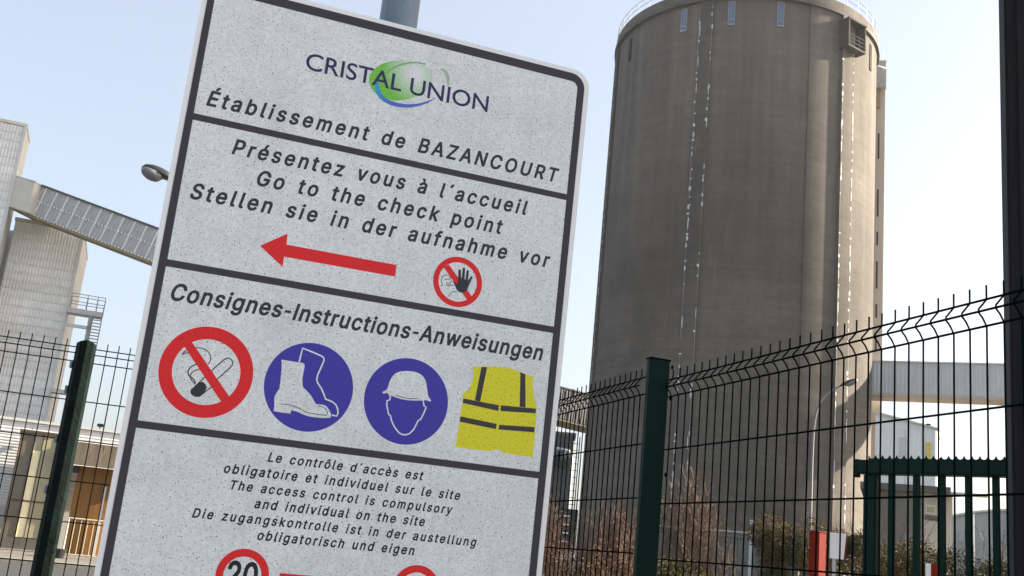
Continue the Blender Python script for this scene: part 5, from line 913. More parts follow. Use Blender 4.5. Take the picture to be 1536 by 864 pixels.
pilaster(42.0, 49.0, 0.27, M_['concrete'])
# rim, roof and its railing
bm = bmesh.new()
arc_box(bm, 0, 360, RS - .1, RS + .26, SZ0, SZ0 + .38, 2.5)
o = obj('rim', bm, M_['rim'], silo)
bm = bmesh.new()
arc_box(bm, 0, 360, RS - .3, RS + .14, SZ0 + .382, SZ0 + 1.15, 2.5)
obj('upper_rim', bm, M_['concrete'], silo)
bm = bmesh.new()
top = bm.verts.new((0, 0, SZ0 + 3.2)); rg = [bm.verts.new(cyl(i * 7.5, RS - .2, SZ0 + 1.15)) for i in range(48)]
for i in range(48): bm.faces.new((rg[i], rg[(i + 1) % 48], top))
obj('roof', bm, M_['rim'], silo)
ra = thing('rail_tmp', 'x', 'x'); 
bpy.data.objects.remove(ra)
rr_ = bpy.data.objects.new('guard_rail', None); C.objects.link(rr_); rr_.parent = silo
pb = bmesh.new(); tube(pb, [(0, 0, 0), (0, 0, 1.15)], .028, 5)
pme = bpy.data.meshes.new('upright'); pb.to_mesh(pme); pb.free(); pme.materials.append(M_['rail'])
for i in range(48): child('upright', pme, rr_, cyl(i * 7.5, RS + .05, SZ0 + 1.15))
for h in (.6, 1.15):
    bm = bmesh.new(); tube(bm, [cyl(i * 3, RS + .05, SZ0 + 1.15 + h) for i in range(121)], .024, 5, caps=False)
    obj('rail_bar', bm, M_['rail'], rr_)
# narrow windows below the rim
for ph, z0, z1, w in ((-25.7, 46.75, 48.75, .48), (-5.64, 46.75, 48.82, .48), (13.9, 46.75, 48.82, .48), (-58, 46.3, 48.3, .30), (65.5, 46.1, 48.4, .30), (110, 46.5, 48.5, .4), (150, 46.5, 48.5, .4), (200, 46.5, 48.5, .4), (250, 46.5, 48.5, .4)):
    rr = (RS if STEP < ph < 212 else RS - .06)
    wm = SMx @ Matrix.Rotation(R(ph), 4, 'Z') @ Matrix.Translation((rr, 0, 0))
    e = bpy.data.objects.new('window', None); C.objects.link(e); e.parent = silo
    e.location = cyl(ph, rr, 0); e.rotation_euler = (0, 0, R(ph))
    fr = bmesh.new()
    box(fr, -.02, .07, -w / 2 - .05, -w / 2, z0, z1); box(fr, -.02, .07, w / 2, w / 2 + .05, z0, z1)
    box(fr, -.02, .071, -w / 2 - .05, w / 2 + .05, z1, z1 + .05); box(fr, -.02, .10, -w / 2 - .06, w / 2 + .06, z0 - .12, z0)
    box(fr, -.02, .05, -w / 2, w / 2, z0 + .38, z0 + .43)
    obj('window_frame', fr, M_['wframe'] if w > .45 else M_['recess'], e)
    gb = bmesh.new(); box(gb, -.02, .03, -w / 2, w / 2, z0, z1)
    obj('pane', gb, M_['glassd'] if w > .45 else M_['recess'], e)
# loading balcony at the head of the right pilaster
bal = bpy.data.objects.new('balcony', None); C.objects.link(bal); bal.parent = silo
BP = 46.5
bal.location = cyl(BP, RS, 0); bal.rotation_euler = (0, 0, R(BP))
y0, y1, za, zb = -1.15, 1.15, 44.35 + 1.6, 46.85 + 1.6
D_ = 0.95
bm = bmesh.new()
box(bm, -.5, D_, y0, y1, za, za + .18); obj('floor_slab', bm, M_['pil'], bal)
for a, b in ((y0, y0 + .13), (y1 - .13, y1)):
    bm = bmesh.new(); box(bm, -.5, D_ - .004, a, b, za + .18, zb); obj('side_wall', bm, M_['pil'], bal)
bm = bmesh.new(); box(bm, -.5, D_ + .05, y0 - .05, y1 + .05, zb, zb + .14); obj('canopy', bm, M_['pil'], bal)
bm = bmesh.new(); box(bm, 0.22, .26, -.55, .45, za + .18, zb - .35); obj('door', bm, M_['wframe'], bal)
for h in (.35, .7, 1.05):
    bm = bmesh.new(); tube(bm, [(D_ - .06, y0 + .13, za + .18 + h), (D_ - .06, y1 - .13, za + .18 + h)], .028, 5); obj('rail_bar', bm, M_['rail'], bal)
for yy in (-.35, .35):
    bm = bmesh.new(); tube(bm, [(D_ - .06, yy, za + .18), (D_ - .06, yy, za + 1.23)], .03, 5); obj('rail_upright', bm, M_['rail'], bal)

# stair tower behind the silo
tw = thing('stair_tower', 'beige square stair tower with slit windows standing against the back of the silo', 'tower')
twp = pol(19.02, 98.0, 0); twp.z = 0
tw.matrix_world = frame(twp, 109.5)
TH = .5005 * 98 + 1.6
bm = bmesh.new(); box(bm, -1.0, 1.48, 0, 4.0, 0, TH); obj('shaft', bm, M_['towerc'], tw)
bm = bmesh.new(); box(bm, -1.06, 1.54, -.06, 4.06, TH, TH + .2); obj('parapet', bm, M_['towerc'], tw)
for t0, t1 in ((.369, .342), (.327, .314), (.298, .272), (.257, .244), (.426, .400), (.228, .214), (.200, .186)):
    bm = bmesh.new(); box(bm, .86, 1.02, -.03, .10, t1 * 98 + 1.6, t0 * 98 + 1.6); obj('slit_window', bm, M_['recess'], tw)
bm = bmesh.new(); box(bm, .50, 1.55, -.75, -.08, .471 * 98 + 1.6, .489 * 98 + 1.6)
for v in bm.verts:
    if v.co.z > 47.9 + 1.6 and v.co.y > -.2: v.co.z += .55
for v in bm.verts:
    if v.co.z > 48.5 and v.co.x < 1: v.co.z += .55
obj('sheet_metal_hood', bm, M_['cladg'], tw)
bm = bmesh.new(); box(bm, .55, 1.0, -.45, -.08, .452 * 98 + 1.6, .471 * 98 + 1.59)
obj('chute', bm, M_['under'], tw)
bm = bmesh.new(); tube(bm, [(1.2, .6, TH + .2), (1.2, .6, TH + 1.8)], .04, 5); obj('antenna', bm, M_['rail'], tw)

# ---------------------------------------------------------------- conveyor galleries
def gallery(name, label, a, b, h, depth, m, parent_mat, rows, pw, under, dotted=False, cover=True):
    """box gallery from a to b (bottom front edge), panels on the near side"""
    t = thing(name, label, 'conveyor bridge')
    d = (b - a); L = d.length; x = d.normalized(); y = Vector((0, 0, 1)).cross(x).normalized(); z = x.cross(y).normalized()
    mt = Matrix((x, y, z)).transposed().to_4x4(); mt.translation = a
    t.matrix_world = mt
    boxo('body', (0, L, 0.03, depth, 0.02, h), parent_mat, t)
    boxo('roof', (-.05, L + .05, -.08, depth + .08, h, h + .12), M_['broof'] if dotted else m, t)
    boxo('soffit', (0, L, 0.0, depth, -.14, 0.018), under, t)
    nc = int(L / pw)
    ph = (h - .1) / rows
    pm_ = corr_mesh('cladding_panel', L / nc - .05, ph - .05, .22 if dotted else .30, .035, m)
    for r in range(rows):
        for c in range(nc): child('cladding_panel', pm_, t, (c * L / nc + .025, 0.0, .05 + r * ph))
    if dotted:
        rb = bmesh.new(); box(rb, -.05, .05, -.05, 0.0, -.05, .05); rm = bpy.data.meshes.new('bracket'); rb.to_mesh(rm); rb.free(); rm.materials.append(M_['seam'])
        k = int(L / .28)
        bm = bmesh.new()
        for r in range(0, rows):
            for i in range(k):
                q = i * L / k + .1
                box(bm, q - .055, q + .055, -.055, -.0, .0 + r * ph + .0, .09 + r * ph)
        o = obj('bracket_row', bm, M_['margin'], t); o['kind'] = 'stuff'
        for c in range(1, nc):
            boxo('joint_strip', (c * L / nc - .05, c * L / nc + .05, -.050, -.002, .10, h - .05), M_['clad_b'], t)
    return t
gR_a = pol(19.2, 94.5, 0.1740 * 94.5 - .1); 
ax = Vector((math.sin(R(112.6)), math.cos(R(112.6)), 0))
base = pol(22.6, 93.8, 16.35)
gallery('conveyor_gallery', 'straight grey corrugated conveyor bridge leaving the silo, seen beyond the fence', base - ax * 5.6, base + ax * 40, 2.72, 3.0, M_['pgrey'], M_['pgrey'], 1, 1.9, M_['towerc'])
# bracket under its silo end
br = pol(19.55, 93.2, 16.2)
tr = thing('support_trestle', 'grey steel trestle carrying the straight conveyor bridge away from the silo', 'support')
for k in (0, 34):
    q = base + ax * (k + 4)
    for s in (-.2, 3.2):
        y = Vector((0, 0, 1)).cross(ax)
        w = q + y * s
        bm = bmesh.new(); tube(bm, [(w.x, w.y, 0), (w.x, w.y, 17.7)], .14, 6)
        if k: obj('leg', bm, M_['pgrey'], tr)
        else: bm.free()

# dark gallery behind the silo's left edge
a = pol(1.6, 100, .1345 * 100); b = pol(5.6, 104, .1235 * 104)
gallery('conveyor_gallery', 'grey corrugated conveyor bridge with rusty underside passing behind the shaded silo edge', a, b, 3.0, 3.5, M_['slate'], M_['slate'], 1, 1.7, M_['under'])

# inclined gallery on the left
a = pol(-26.3, 80, .2531 * 80); b_ = pol(-19.28, 73, .2291 * 73); dd = (b_ - a)
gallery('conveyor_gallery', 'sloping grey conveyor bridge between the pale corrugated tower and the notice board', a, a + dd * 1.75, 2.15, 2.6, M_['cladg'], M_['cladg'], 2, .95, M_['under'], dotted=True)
bm = bmesh.new()
tr2 = thing('support_trestle', 'steel trestle under the sloping conveyor bridge, hidden behind the notice board', 'support')
e_ = a + dd * 1.70
for s in (0.2, 2.3):
    w = e_ + Vector((.25, 1, 0)) * s
    bm2 = bmesh.new(); tube(bm2, [(w.x, w.y, 0), (w.x, w.y, e_.z)], .14, 6); obj('leg', bm2, M_['pgrey'], tr2)
bm.free()
# transition hood where it meets the tower; its sunlit face is put into the cream
th = thing('transition_hood', 'sun-tinted cream sheet metal hood where the sloping conveyor bridge meets the corrugated tower', 'hood')
hA = pol(-26.36, 79.2, 0); hA.z = 0
th.matrix_world = frame(hA, 100)
bm = bmesh.new(); box(bm, -.1, 1.55, -.25, 2.4, .2535 * 79.2 + 1.6, .2805 * 79.2 + 1.68)
for v in bm.verts:
    if v.co.x > 1: v.co.z -= .40
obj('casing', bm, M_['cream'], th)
bm = bmesh.new(); box(bm, -.15, 1.62, -.30, 2.45, .2805 * 79.2 + 1.69, .2805 * 79.2 + 1.75)
for v in bm.verts:
    if v.co.x > 1: v.co.z -= .40
obj('lid', bm, M_['clad'], th)

# ---------------------------------------------------------------- corrugated tower on the left: two volumes
def clad_block(name, label, corner_az, dist, width, depth, height, yaw, side_len, parapet=True):
    """front runs left from the right-hand corner; cladding sheets in rows"""
    t = thing(name, label, 'building')
    o = pol(corner_az, dist, 0); o.z = 0
    m = frame(o, yaw)
    t.matrix_world = m
    H = height + 1.6
    boxo('core', (-width, -.04, .06, depth, 0, H), M_['clad'], t)
    rows = int(H / .60)
    rh = H / rows
    sw = width / max(1, int(width / 3.2))
    shs = [corr_mesh('cladding_sheet', sw - .03, rh - .04, .21, .035, m_, lip=.03) for m_ in (M_['clad'], M_['clad'], M_['clad_b'], M_['clad_c'])]
    for c in range(int(round(width / sw))):
        for r in range(rows): child('cladding_sheet', random.choice(shs), t, (-width + c * sw, 0.02, r * rh))
    if name == 'corrugated_hall': boxo('recessed_bay', (-width - 2.2, -width - .06, 1.2, depth, 0, H - .5), M_['clad_c'], t)
    # the return, with the sun's warmth put into its cream colour
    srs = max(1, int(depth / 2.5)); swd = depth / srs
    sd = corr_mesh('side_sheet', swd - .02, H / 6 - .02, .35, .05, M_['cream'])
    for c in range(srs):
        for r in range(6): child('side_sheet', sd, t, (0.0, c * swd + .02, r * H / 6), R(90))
    boxo('corner_flashing', (-.10, .07, -.075, .06, 0, H), M_['seam'], t)
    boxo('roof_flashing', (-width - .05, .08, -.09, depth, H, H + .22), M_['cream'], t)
    return t
clad_block('corrugated_tower', 'tallest pale corrugated steel tower with sun-tinted cream return, beside sloping conveyor bridge', -26.50, 79, 12, 3.4, .3285 * 79, 70, 3)
clad_block('corrugated_hall', 'pale corrugated steel hall under the sloping conveyor bridge, beside the steel stair', -22.80, 81, 4.6, 9, .2440 * 81, 71, 3)

# steel access stair on its right
st = thing('access_stair', 'grey steel landing and ladder flight fixed to the side of the corrugated hall', 'stair')
so = pol(-22.83, 80, 0); so.z = 0
st.matrix_world = frame(so, 70)
W = 2.35; PZ = .1715 * 79.6 + 1.6
boxo('landing', (0.0, W, 0, 1.2, PZ, PZ + .34), M_['pgrey'], st)
boxo('beam', (0.0, W - .6, .1, .3, PZ - 1.0, PZ - .78), M_['pgrey'], st)
boxo('column', (W - .88, W - .64, .1, .34, 0, PZ), M_['pale'], st)
for yy in (0.02, 1.18):
    for h in (.5, 1.05):
        bm = bmesh.new(); tube(bm, [(.1, yy, PZ + .34 + h), (W, yy, PZ + .34 + h)], .025, 5); obj('rail_bar', bm, M_['rail'], st)
    for xx in (.1, W * .5, W - .5, W):
        bm = bmesh.new(); tube(bm, [(xx, yy, PZ + .34), (xx, yy, PZ + 1.42)], .022, 5); obj('rail_upright', bm, M_['rail'], st)
for xx in (W - .60, W):
    bm = bmesh.new(); box(bm, xx - .03, xx + .03, .0, .09, 0, PZ + (.9 if xx == W else 0)); obj('stringer', bm, M_['rail'], st)
tb = bmesh.new(); box(tb, W - .57, W - .03, -.02, .12, 0, .05); tm = bpy.data.meshes.new('tread'); tb.to_mesh(tm); tb.free(); tm.materials.append(M_['rail'])
for k in range(int(PZ / .225)): child('tread', tm, st, (0, 0, .1 + k * .225))
PZ2 = .100 * 79.6 + 1.6
boxo('lower_landing', (0.0, W, .1, 1.3, PZ2, PZ2 + .25), M_['pgrey'], st)
for xx in (1.05, 1.4):
    bm = bmesh.new(); tube(bm, [(xx, 1.3, 0), (xx, 1.3, PZ - 2.6)], .03, 5); obj('rail_upright', bm, M_['rail'], st)
mst = thing('lightning_mast', 'thin pale mast in the sky behind the fence wires', 'mast')
bm = bmesh.new(); w = pol(-20.08, 90, 0); tube(bm, [(w.x, w.y, 0), (w.x, w.y, .108 * 90 + 1.6)], .06, 5, rads=[.07, .03]); obj('pole', bm, M_['pale'], mst)

# ---------------------------------------------------------------- low white building with porch, canopy bay and railing
lb = thing('low_office_building', 'low building of white horizontal corrugated sheets behind the left fence', 'building')
lo_ = pol(-22.0, 45, 0); lo_.z = 0
lb.matrix_world = frame(lo_, 68.0)
TOPZ = .0712 * 45 + 1.6
boxo('core', (-16, 9, .06, 9, 0.13, TOPZ), M_['clad2'], lb)
shw = 2.5
csh = corr_mesh('cladding_sheet', shw - .02, TOPZ - 1.62, .115, .022, M_['clad_c'], horizontal=True)
for k in range(10): child('cladding_sheet', csh, lb, (-16 + k * shw, 0.02, 1.60))
boxo('roof_edge', (-16.05, 9.05, -.06, 9.05, TOPZ, TOPZ + .10), M_['seam'], lb)
boxo('plinth_wall', (-16, 9, 0.0, .055, 0.13, 1.595), M_['pgrey'], lb)
fl = thing('floodlight', 'small dark floodlight at the roof edge of the white low building', 'lamp')
w = pol(-20.25, 44.6, .0755 * 45); fl.matrix_world = frame(w, 70)
boxo('lamp_head', (-.12, .12, -.12, .05, -.06, .06), M_['black'], fl, .02)
boxo('bracket', (-.02, .02, -.02, .02, -.14, -.06), M_['black'], fl)

pc_ = thing('glazed_porch', 'glazed entrance porch with brown frame and painted warm reflection in one pane, against the white building', 'porch')
po_ = pol(-23.75, 42.2, 0); po_.z = 0
pc_.matrix_world = frame(po_, 67.0)
PW = 1.29; PT = .0625 * 42.2 + 1.6; PB = -.0245 * 42.2 + 1.6
boxo('core', (0.02, PW - .02, .12, 2.4, .13, PT - .02), M_['brownfr'], pc_)
boxo('roof_slab', (-.05, PW + .05, -.08, 2.5, PT, PT + .09), M_['brownfr'], pc_)
boxo('plinth', (0, PW, 0.0, .118, .13, PB), M_['plinth'], pc_)
boxo('pane', (.03, .44, .03, .10, PB, PT), M_['gl_brown'], pc_)
boxo('pane', (.46, .76, .03, .10, PB + .03, PT - .60), M_['gl_reflect'], pc_)  # pane coloured as a warm reflection
boxo('transom_panel', (.46, .76, .031, .10, PT - .595, PT), M_['gl_olive'], pc_)
boxo('pane', (.79, PW - .03, .03, .10, PB + .03, PT), M_['gl_olive'], pc_)
for x in (0.0, .44, .76, PW - .03):
    boxo('mullion', (x, x + .03, 0, .115, PB, PT), M_['brownfr'], pc_)
boxo('mid_rail', (.03, PW - .03, -.01, .028, PB + 1.26, PB + 1.31), M_['brownfr'], pc_)
boxo('light_sill', (-.02, PW + .02, -.06, -.003, PB - .42, PB - .38), M_['kerb'], pc_)

cb = thing('canopy_bay', 'ochre boarded bay under a stained concrete fascia, behind the cream railing', 'building')
co_ = pol(-21.25, 41.5, 0); co_.z = 0
cb.matrix_world = frame(co_, 67.5)
fz0, fz1 = .0408 * 41.5 + 1.6, .0600 * 41.5 + 1.6
fb = bmesh.new(); box(fb, 0.01, .49, 0, .22, fz0, fz1); fm = bpy.data.meshes.new('fascia_panel'); fb.to_mesh(fm); fb.free(); fm.materials.append(M_['fascia'])
for k in range(12): child('fascia_panel', fm, cb, (k * .5 - .02, 0, 0))
boxo('canopy_roof', (-.03, 6.0, .22, 3.2, fz1 - .12, fz1 - .02), M_['broof'], cb)
bb = bmesh.new(); box(bb, .002, .398, .9, .98, .13, fz0); bmm = bpy.data.meshes.new('board'); bb.to_mesh(bmm); bb.free(); bmm.materials.append(M_['orange'])
for k in range(14): child('board', bmm, cb, (.30 + k * .4, 0, 0))
boxo('downpipe', (1.28, 1.38, .72, .84, .13, fz0 - .65), M_['pgrey'], cb)
boxo('bracket_box', (.10, .34, .5, .88, fz0 - .28, fz0 - .02), M_['black'], cb, .03)

rl = thing('hand_railing', 'cream painted steel railing with upright bars in front of the ochre boards', 'railing')
ro_ = pol(-20.85, 39.0, 0); ro_.z = 0.13
rl.matrix_world = frame(ro_, 68)
bm = bmesh.new(); tube(bm, [(-.02, 0, 1.30), (3.2, 0, 1.30)], .028, 6); obj('top_rail', bm, M_['railcream'], rl)
bm = bmesh.new(); tube(bm, [(0, 0, .14), (3.2, 0, .14)], .022, 6); obj('bottom_rail', bm, M_['railcream'], rl)
ub = bmesh.new(); tube(ub, [(0, 0, .14), (0, 0, 1.29)], .013, 5); um = bpy.data.meshes.new('baluster'); ub.to_mesh(um); ub.free(); um.materials.append(M_['railcream'])
for k in range(1, 15): child('baluster', um, rl, (k * .20, 0, 0))
for x in (0, 1.6, 3.2):
    bm = bmesh.new(); tube(bm, [(x, 0, 0), (x, 0, 1.28)], .035, 6); obj('post', bm, M_['railcream'], rl)
bn = thing('planter_tub', 'small dark tub on the pavement at the foot of the cream railing', 'tub')
bw_ = pol(-21.0, 38.6, 0); bw_.z = .13; bn.location = bw_
bm = bmesh.new(); tube(bm, [(0, 0, 0), (0, 0, .28)], .2, 12, rads=[.16, .22]); obj('tub', bm, M_['black'], bn)
bm = bmesh.new(); tube(bm, [(0, 0, .28), (0, 0, .30)], .235, 12); obj('tub_rim', bm, M_['black'], bn)

# ---------------------------------------------------------------- street lamps
def lamp_head(t, mtx, L, fat=1.0):
    """cobra-head luminaire: housing, reflector recess and clear bowl; x runs outward"""
    def ell(x): return max(0.0, 1 - ((x - .5) / .5) ** 2) ** .5
    bm = bmesh.new(); N = 14
    def lathe(zs, hs, x0=0.0):
        rows = []
        for i in range(N + 1):
            u = i / N; w = .30 * ell(min(1, max(0, u * .94 + .06))) * (1 if u > .15 else .55 + 3 * u) * .5 * fat + .004
            rows.append([bm.verts.new(mtx @ Vector(((x0 + u * (1 - x0)) * L, L * w * math.cos(a), L * (hs * w * 1.3 * math.sin(a) if math.sin(a) > 0 else zs * w * math.sin(a))))) for a in [2 * math.pi * k / 12 for k in range(12)]])
        for a, b in zip(rows, rows[1:]):
            for k in range(12): bm.faces.new((a[k], a[(k + 1) % 12], b[(k + 1) % 12], b[k]))
        bm.faces.new(rows[0][::-1]); bm.faces.new(rows[-1])
    lathe(.25, .75)
    bmesh.ops.recalc_face_normals(bm, faces=bm.faces)
    hd = obj('housing', bm, M_['lampm'], t, True)
    bm = bmesh.new()
    lathe(1.25, .02, .28)
    bmesh.ops.recalc_face_normals(bm, faces=bm.faces)
    obj('bowl', bm, M_['lens'], t, True)
    bm = bmesh.new()
    for v in ((.42, -.045), (.42, .045), (.90, .035), (.90, -.035)): pass
    box(bm, .40 * L, .88 * L, -.05 * L, .05 * L, -.165 * L, -.150 * L, mtx)
    bmesh.ops.bevel(bm, geom=list(bm.edges), offset=.008, segments=2, affect='EDGES')
    obj('reflector', bm, M_['lensin'], t)
lp = thing('street_lamp', 'slender street lamp with curved arm in front of the silo, behind the red post', 'street lamp')
D1 = 28.0
def lpt(az, tn): 
    q = pol(az, D1, tn * D1); return q
pts = [Vector((pol(16.50, D1).x, pol(16.50, D1).y, 0.0)), lpt(16.52, .06), lpt(16.53, .111), lpt(16.56, .138), lpt(16.66, .153), lpt(16.86, .164), lpt(17.15, .1712), lpt(17.55, .1765), lpt(17.9, .1795)]
bm = bmesh.new(); tube(bm, pts, .04, 8, rads=[.06, .045, .034, .031, .029, .027, .026, .025, .025]); obj('pole', bm, M_['lampm2'], lp, True)
hx = (pts[-1] - pts[-2]).normalized(); hy = Vector((0, 0, 1)).cross(hx).normalized(); hz = hx.cross(hy)
hm_ = Matrix((hx, hy, hz)).transposed().to_4x4(); hm_.translation = pts[-1] - hx * .05
lamp_head(lp, hm_, .48)
lp2 = thing('street_lamp', 'grey oval street lamp head peeping out past the left edge of the notice board', 'street lamp')
D2 = 24.0
h0_ = pol(-19.0, D2, .3085 * D2); h1_ = pol(-20.68, D2 - .05, .3155 * D2)
hx = (h1_ - h0_).normalized(); hy = Vector((0, 0, 1)).cross(hx).normalized(); hz = hx.cross(hy)
# the head is rolled a little so that its bowl shows
hm_ = Matrix((hx, hy, hz)).transposed().to_4x4() @ Matrix.Rotation(R(0), 4, 'X'); hm_.translation = h0_
lamp_head(lp2, hm_, (h1_ - h0_).length, 1.55)
w = pol(-16.6, D2, 0)
pts = [Vector((w.x, w.y, 0)), Vector((w.x, w.y, 6.8)), pol(-16.8, D2, 6.4), pol(-17.4, D2, 7.0), pol(-18.2, D2, 7.3), h0_ + hx * .06]
bm = bmesh.new(); tube(bm, pts, .06, 10, rads=[.10, .085, .08, .08, .08, .075]); obj('pole', bm, M_['lampm'], lp2, True)

# ---------------------------------------------------------------- things between gate and silo
rp = thing('barrier_post', 'square bright red enamel post behind the fence, beside a white board', 'post')
ro = pol(16.98, 12.0, 0); ro.z = 0
rp.matrix_world = frame(ro, 54)
bm = bmesh.new(); box(bm, 0, .125, 0, .13, 0, .0478 * 12 + 1.6)
bmesh.ops.bevel(bm, geom=[e for e in bm.edges], offset=0.006, segments=2, affect='EDGES')
obj('casing', bm, M_['redp'], rp)
boxo('lid', (-.006, .131, -.006, .136, .0478 * 12 + 1.602, .0478 * 12 + 1.61), M_['redp'], rp)
wb = thing('small_board', 'small white board with red back edge on a short stand beside the red post', 'board')
wo = pol(17.52, 13.6, 0); wo.z = 0
wb.matrix_world = frame(wo, 92)
zt, zb_ = .0485 * 13.6 + 1.6, .0262 * 13.6 + 1.6
bm = bmesh.new(); box(bm, 0, .193, 0, .012, zb_, zt)
for v in bm.verts:
    if v.co.z < zt - .05 and v.co.x > .1: v.co.x -= .03
obj('panel', bm, M_['white'], wb)
bm = bmesh.new(); box(bm, .194, .203, -.002, .03, zb_ - .01, zt + .012)
for v in bm.verts:
    if v.co.z < zt - .05: v.co.x -= .03
obj('red_edge', bm, M_['redp'], wb)
boxo('stand', (.04, .075, .013, .04, 0, zb_ + .1), M_['pale'], wb)
mk = thing('striped_marker', 'short red and white marker post in front of the bushes behind the gate', 'marker')
mo = pol(22.0, 12.5, 0); mo.z = 0
mk.matrix_world = frame(mo, 112)
boxo('white_half', (0, .055, 0, .06, 0, .0295 * 12.5 + 1.6), M_['white'], mk, .004)
boxo('red_half', (.056, .118, 0, .06, 0, .0295 * 12.5 + 1.6), M_['redp'], mk, .004)

# low concrete wall with pipe rail at the silo's foot
cw = thing('concrete_wall', 'low grey concrete wall with a pale pipe along its top at the silo foot', 'wall')
wa = pol(8.6, 52, 0); wa.z = 0; wz = pol(16.0, 50, 0); wz.z = 0
wy = math.degrees(math.atan2((wz - wa).x, (wz - wa).y)); cw.matrix_world = frame(wa, wy); LW = (wz - wa).length
n = 5
pb_ = bmesh.new(); box(pb_, .012, LW / n - .012, 0, .3, 0, 3.45); pbm = bpy.data.meshes.new('wall_panel'); pb_.to_mesh(pbm); pb_.free(); pbm.materials.append(M_['barrier'])
for k in range(n): child('wall_panel', pbm, cw, (k * LW / n, 0, 0))
boxo('coping', (-.1, LW + .1, -.08, .38, 3.452, 3.58), M_['barrier'], cw)
bm = bmesh.new(); tube(bm, [(0, -.12, 3.70), (LW, -.12, 3.70)], .05, 6); obj('pipe', bm, M_['pale'], cw)
sp = thing('steel_pole', 'thin pale upright pole before the low concrete wall at the silo foot', 'pole')
w = pol(13.64, 46, 0)
bm = bmesh.new(); tube(bm, [(w.x, w.y, 0), (w.x, w.y, .0515 * 46 + 1.6)], .08, 8); obj('shaft', bm, M_['pale'], sp, True)
bm = bmesh.new(); tube(bm, [(w.x, w.y, .0515 * 46 + 1.6), (w.x, w.y, .0515 * 46 + 1.68)], .09, 8); obj('pole_cap', bm, M_['pale'], sp, True)

# buildings behind the sliding gate
wc = thing('white_works_building', 'white ribbed steel building with grey and yellow doors, behind the gate', 'building')
wo = pol(19.6, 62, 0); wo.z = 0; we = pol(22.52, 61.8, 0); we.z = 0
wyaw = math.degrees(math.atan2((we - wo).x, (we - wo).y)); wc.matrix_world = frame(wo, wyaw); LW = (we - wo).length
HA, HB = .1565 * 62 + 1.6, .1484 * 60 + 1.6
bm = bmesh.new(); box(bm, 0, LW, .06, 8, 0, HB)
for v in bm.verts:
    if v.co.x < .1 and v.co.z > 1: v.co.z = HA
obj('core', bm, M_['clad2'], wc)
ns = 2
for k in range(ns):
    me = corr_mesh('cladding_sheet', LW / ns - .03, HB - .05, .25, .04, M_['clad2'])
    child('cladding_sheet', me, wc, (k * LW / ns, 0.02, 0))
boxo('grey_door', (1.22, 1.62, -.06, -.03, .112 * 60 + 1.6, .1400 * 60 + 1.6), M_['pgrey'], wc)
boxo('yellow_door', (2.62, 2.86, -.06, -.03, .118 * 60 + 1.6, .1365 * 60 + 1.6), M_['ydoor'], wc)
bm = bmesh.new(); box(bm, -.05, LW + .08, -.1, 8, HB + .002, HB + .10)
for v in bm.verts:
    if v.co.x < .1: v.co.z += HA - HB
obj('roof_edge', bm, M_['seam'], wc)
boxo('roof_lamp', (LW - .55, LW - .3, -.1, .2, HB + .16, HB + .30), M_['black'], wc, .03)

db = thing('gatehouse', 'flat roofed taupe building with a strip window, between bushes and white works building', 'building')
do = pol(19.3, 46, 0); do.z = 0; de = pol(21.9, 46, 0); de.z = 0
dy_ = math.degrees(math.atan2((de - do).x, (de - do).y)); db.matrix_world = frame(do, dy_); LD = (de - do).length
ZR = .0885 * 46 + 1.6
boxo('front_wall', (0, LD, 0, .3, 0, ZR), M_['dwall'], db)
boxo('rear_core', (0, LD - .01, .302, 6, 0, ZR - .01), M_['dwall'], db)
bm = bmesh.new()
m2 = Matrix.Translation((LD, 0, 0)) @ Matrix.Rotation(R(28), 4, 'Z')
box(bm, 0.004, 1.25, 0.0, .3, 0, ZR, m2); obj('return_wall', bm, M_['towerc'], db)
bm = bmesh.new(); box(bm, .10, .50, -.03, -.001, .0715 * 46 + 1.6, .0785 * 46 + 1.6, m2); wd = obj('window', bm, M_['white'], db)
bm = bmesh.new(); box(bm, .13, .47, -.05, -.031, .0725 * 46 + 1.6, .0775 * 46 + 1.6, m2); obj('pane', bm, M_['gl_olive'], wd)
bm = bmesh.new(); box(bm, .06, .80, -.05, -.001, .0660 * 46 + 1.6, .0700 * 46 + 1.6, m2); obj('string_course', bm, M_['broof'], db)
boxo('roof_slab', (-.3, LD + 1.0, -.35, 6.3, ZR + .002, ZR + .26), M_['broof'], db)
boxo('canopy', (LD + 1.002, LD + 2.35, -.2, .5, ZR + .02, ZR + .10), M_['pgrey'], db)
boxo('roof_unit', (LD - 1.25, LD - .8, .5, 1.2, ZR + .262, ZR + .85), M_['clad2'], db)

sh = thing('curved_roof_shed', 'long shed with pale grey curved metal roof behind the gate bars', 'building')
s0 = pol(23.2, 72, 0); s0.z = 0
sh.matrix_world = frame(s0, 110)
bm = bmesh.new()
N = 12; Lh = 9.0
prof = [(Lh * i / N, .0600 * 72 + 1.6 + 1.5 * math.sin(math.pi * (.16 + .68 * i / N)) ** .8) for i in range(N + 1)]
for (xa, za_), (xb, zb2) in zip(prof, prof[1:]):
    v = [bm.verts.new(c) for c in ((xa, -.2, za_), (xb, -.2, zb2), (xb, 14, zb2 + .2), (xa, 14, za_ + .2), (xa, -.2, za_ - .12), (xb, -.2, zb2 - .12), (xb, 14, zb2 + .08), (xa, 14, za_ + .08))]
    bm.faces.new((v[0], v[1], v[2], v[3])); bm.faces.new((v[4], v[7], v[6], v[5])); bm.faces.new((v[0], v[4], v[5], v[1])); bm.faces.new((v[3], v[2], v[6], v[7]))
obj('roof', bm, M_['shed'], sh)
bm = bmesh.new()
vs = [bm.verts.new((a, 0, 0)) for a, b in prof]; vt = [bm.verts.new((a, 0, b - .12)) for a, b in prof]
for i in range(N): bm.faces.new((vs[i], vs[i + 1], vt[i + 1], vt[i]))
obj('gable_wall', bm, M_['shedw'], sh)
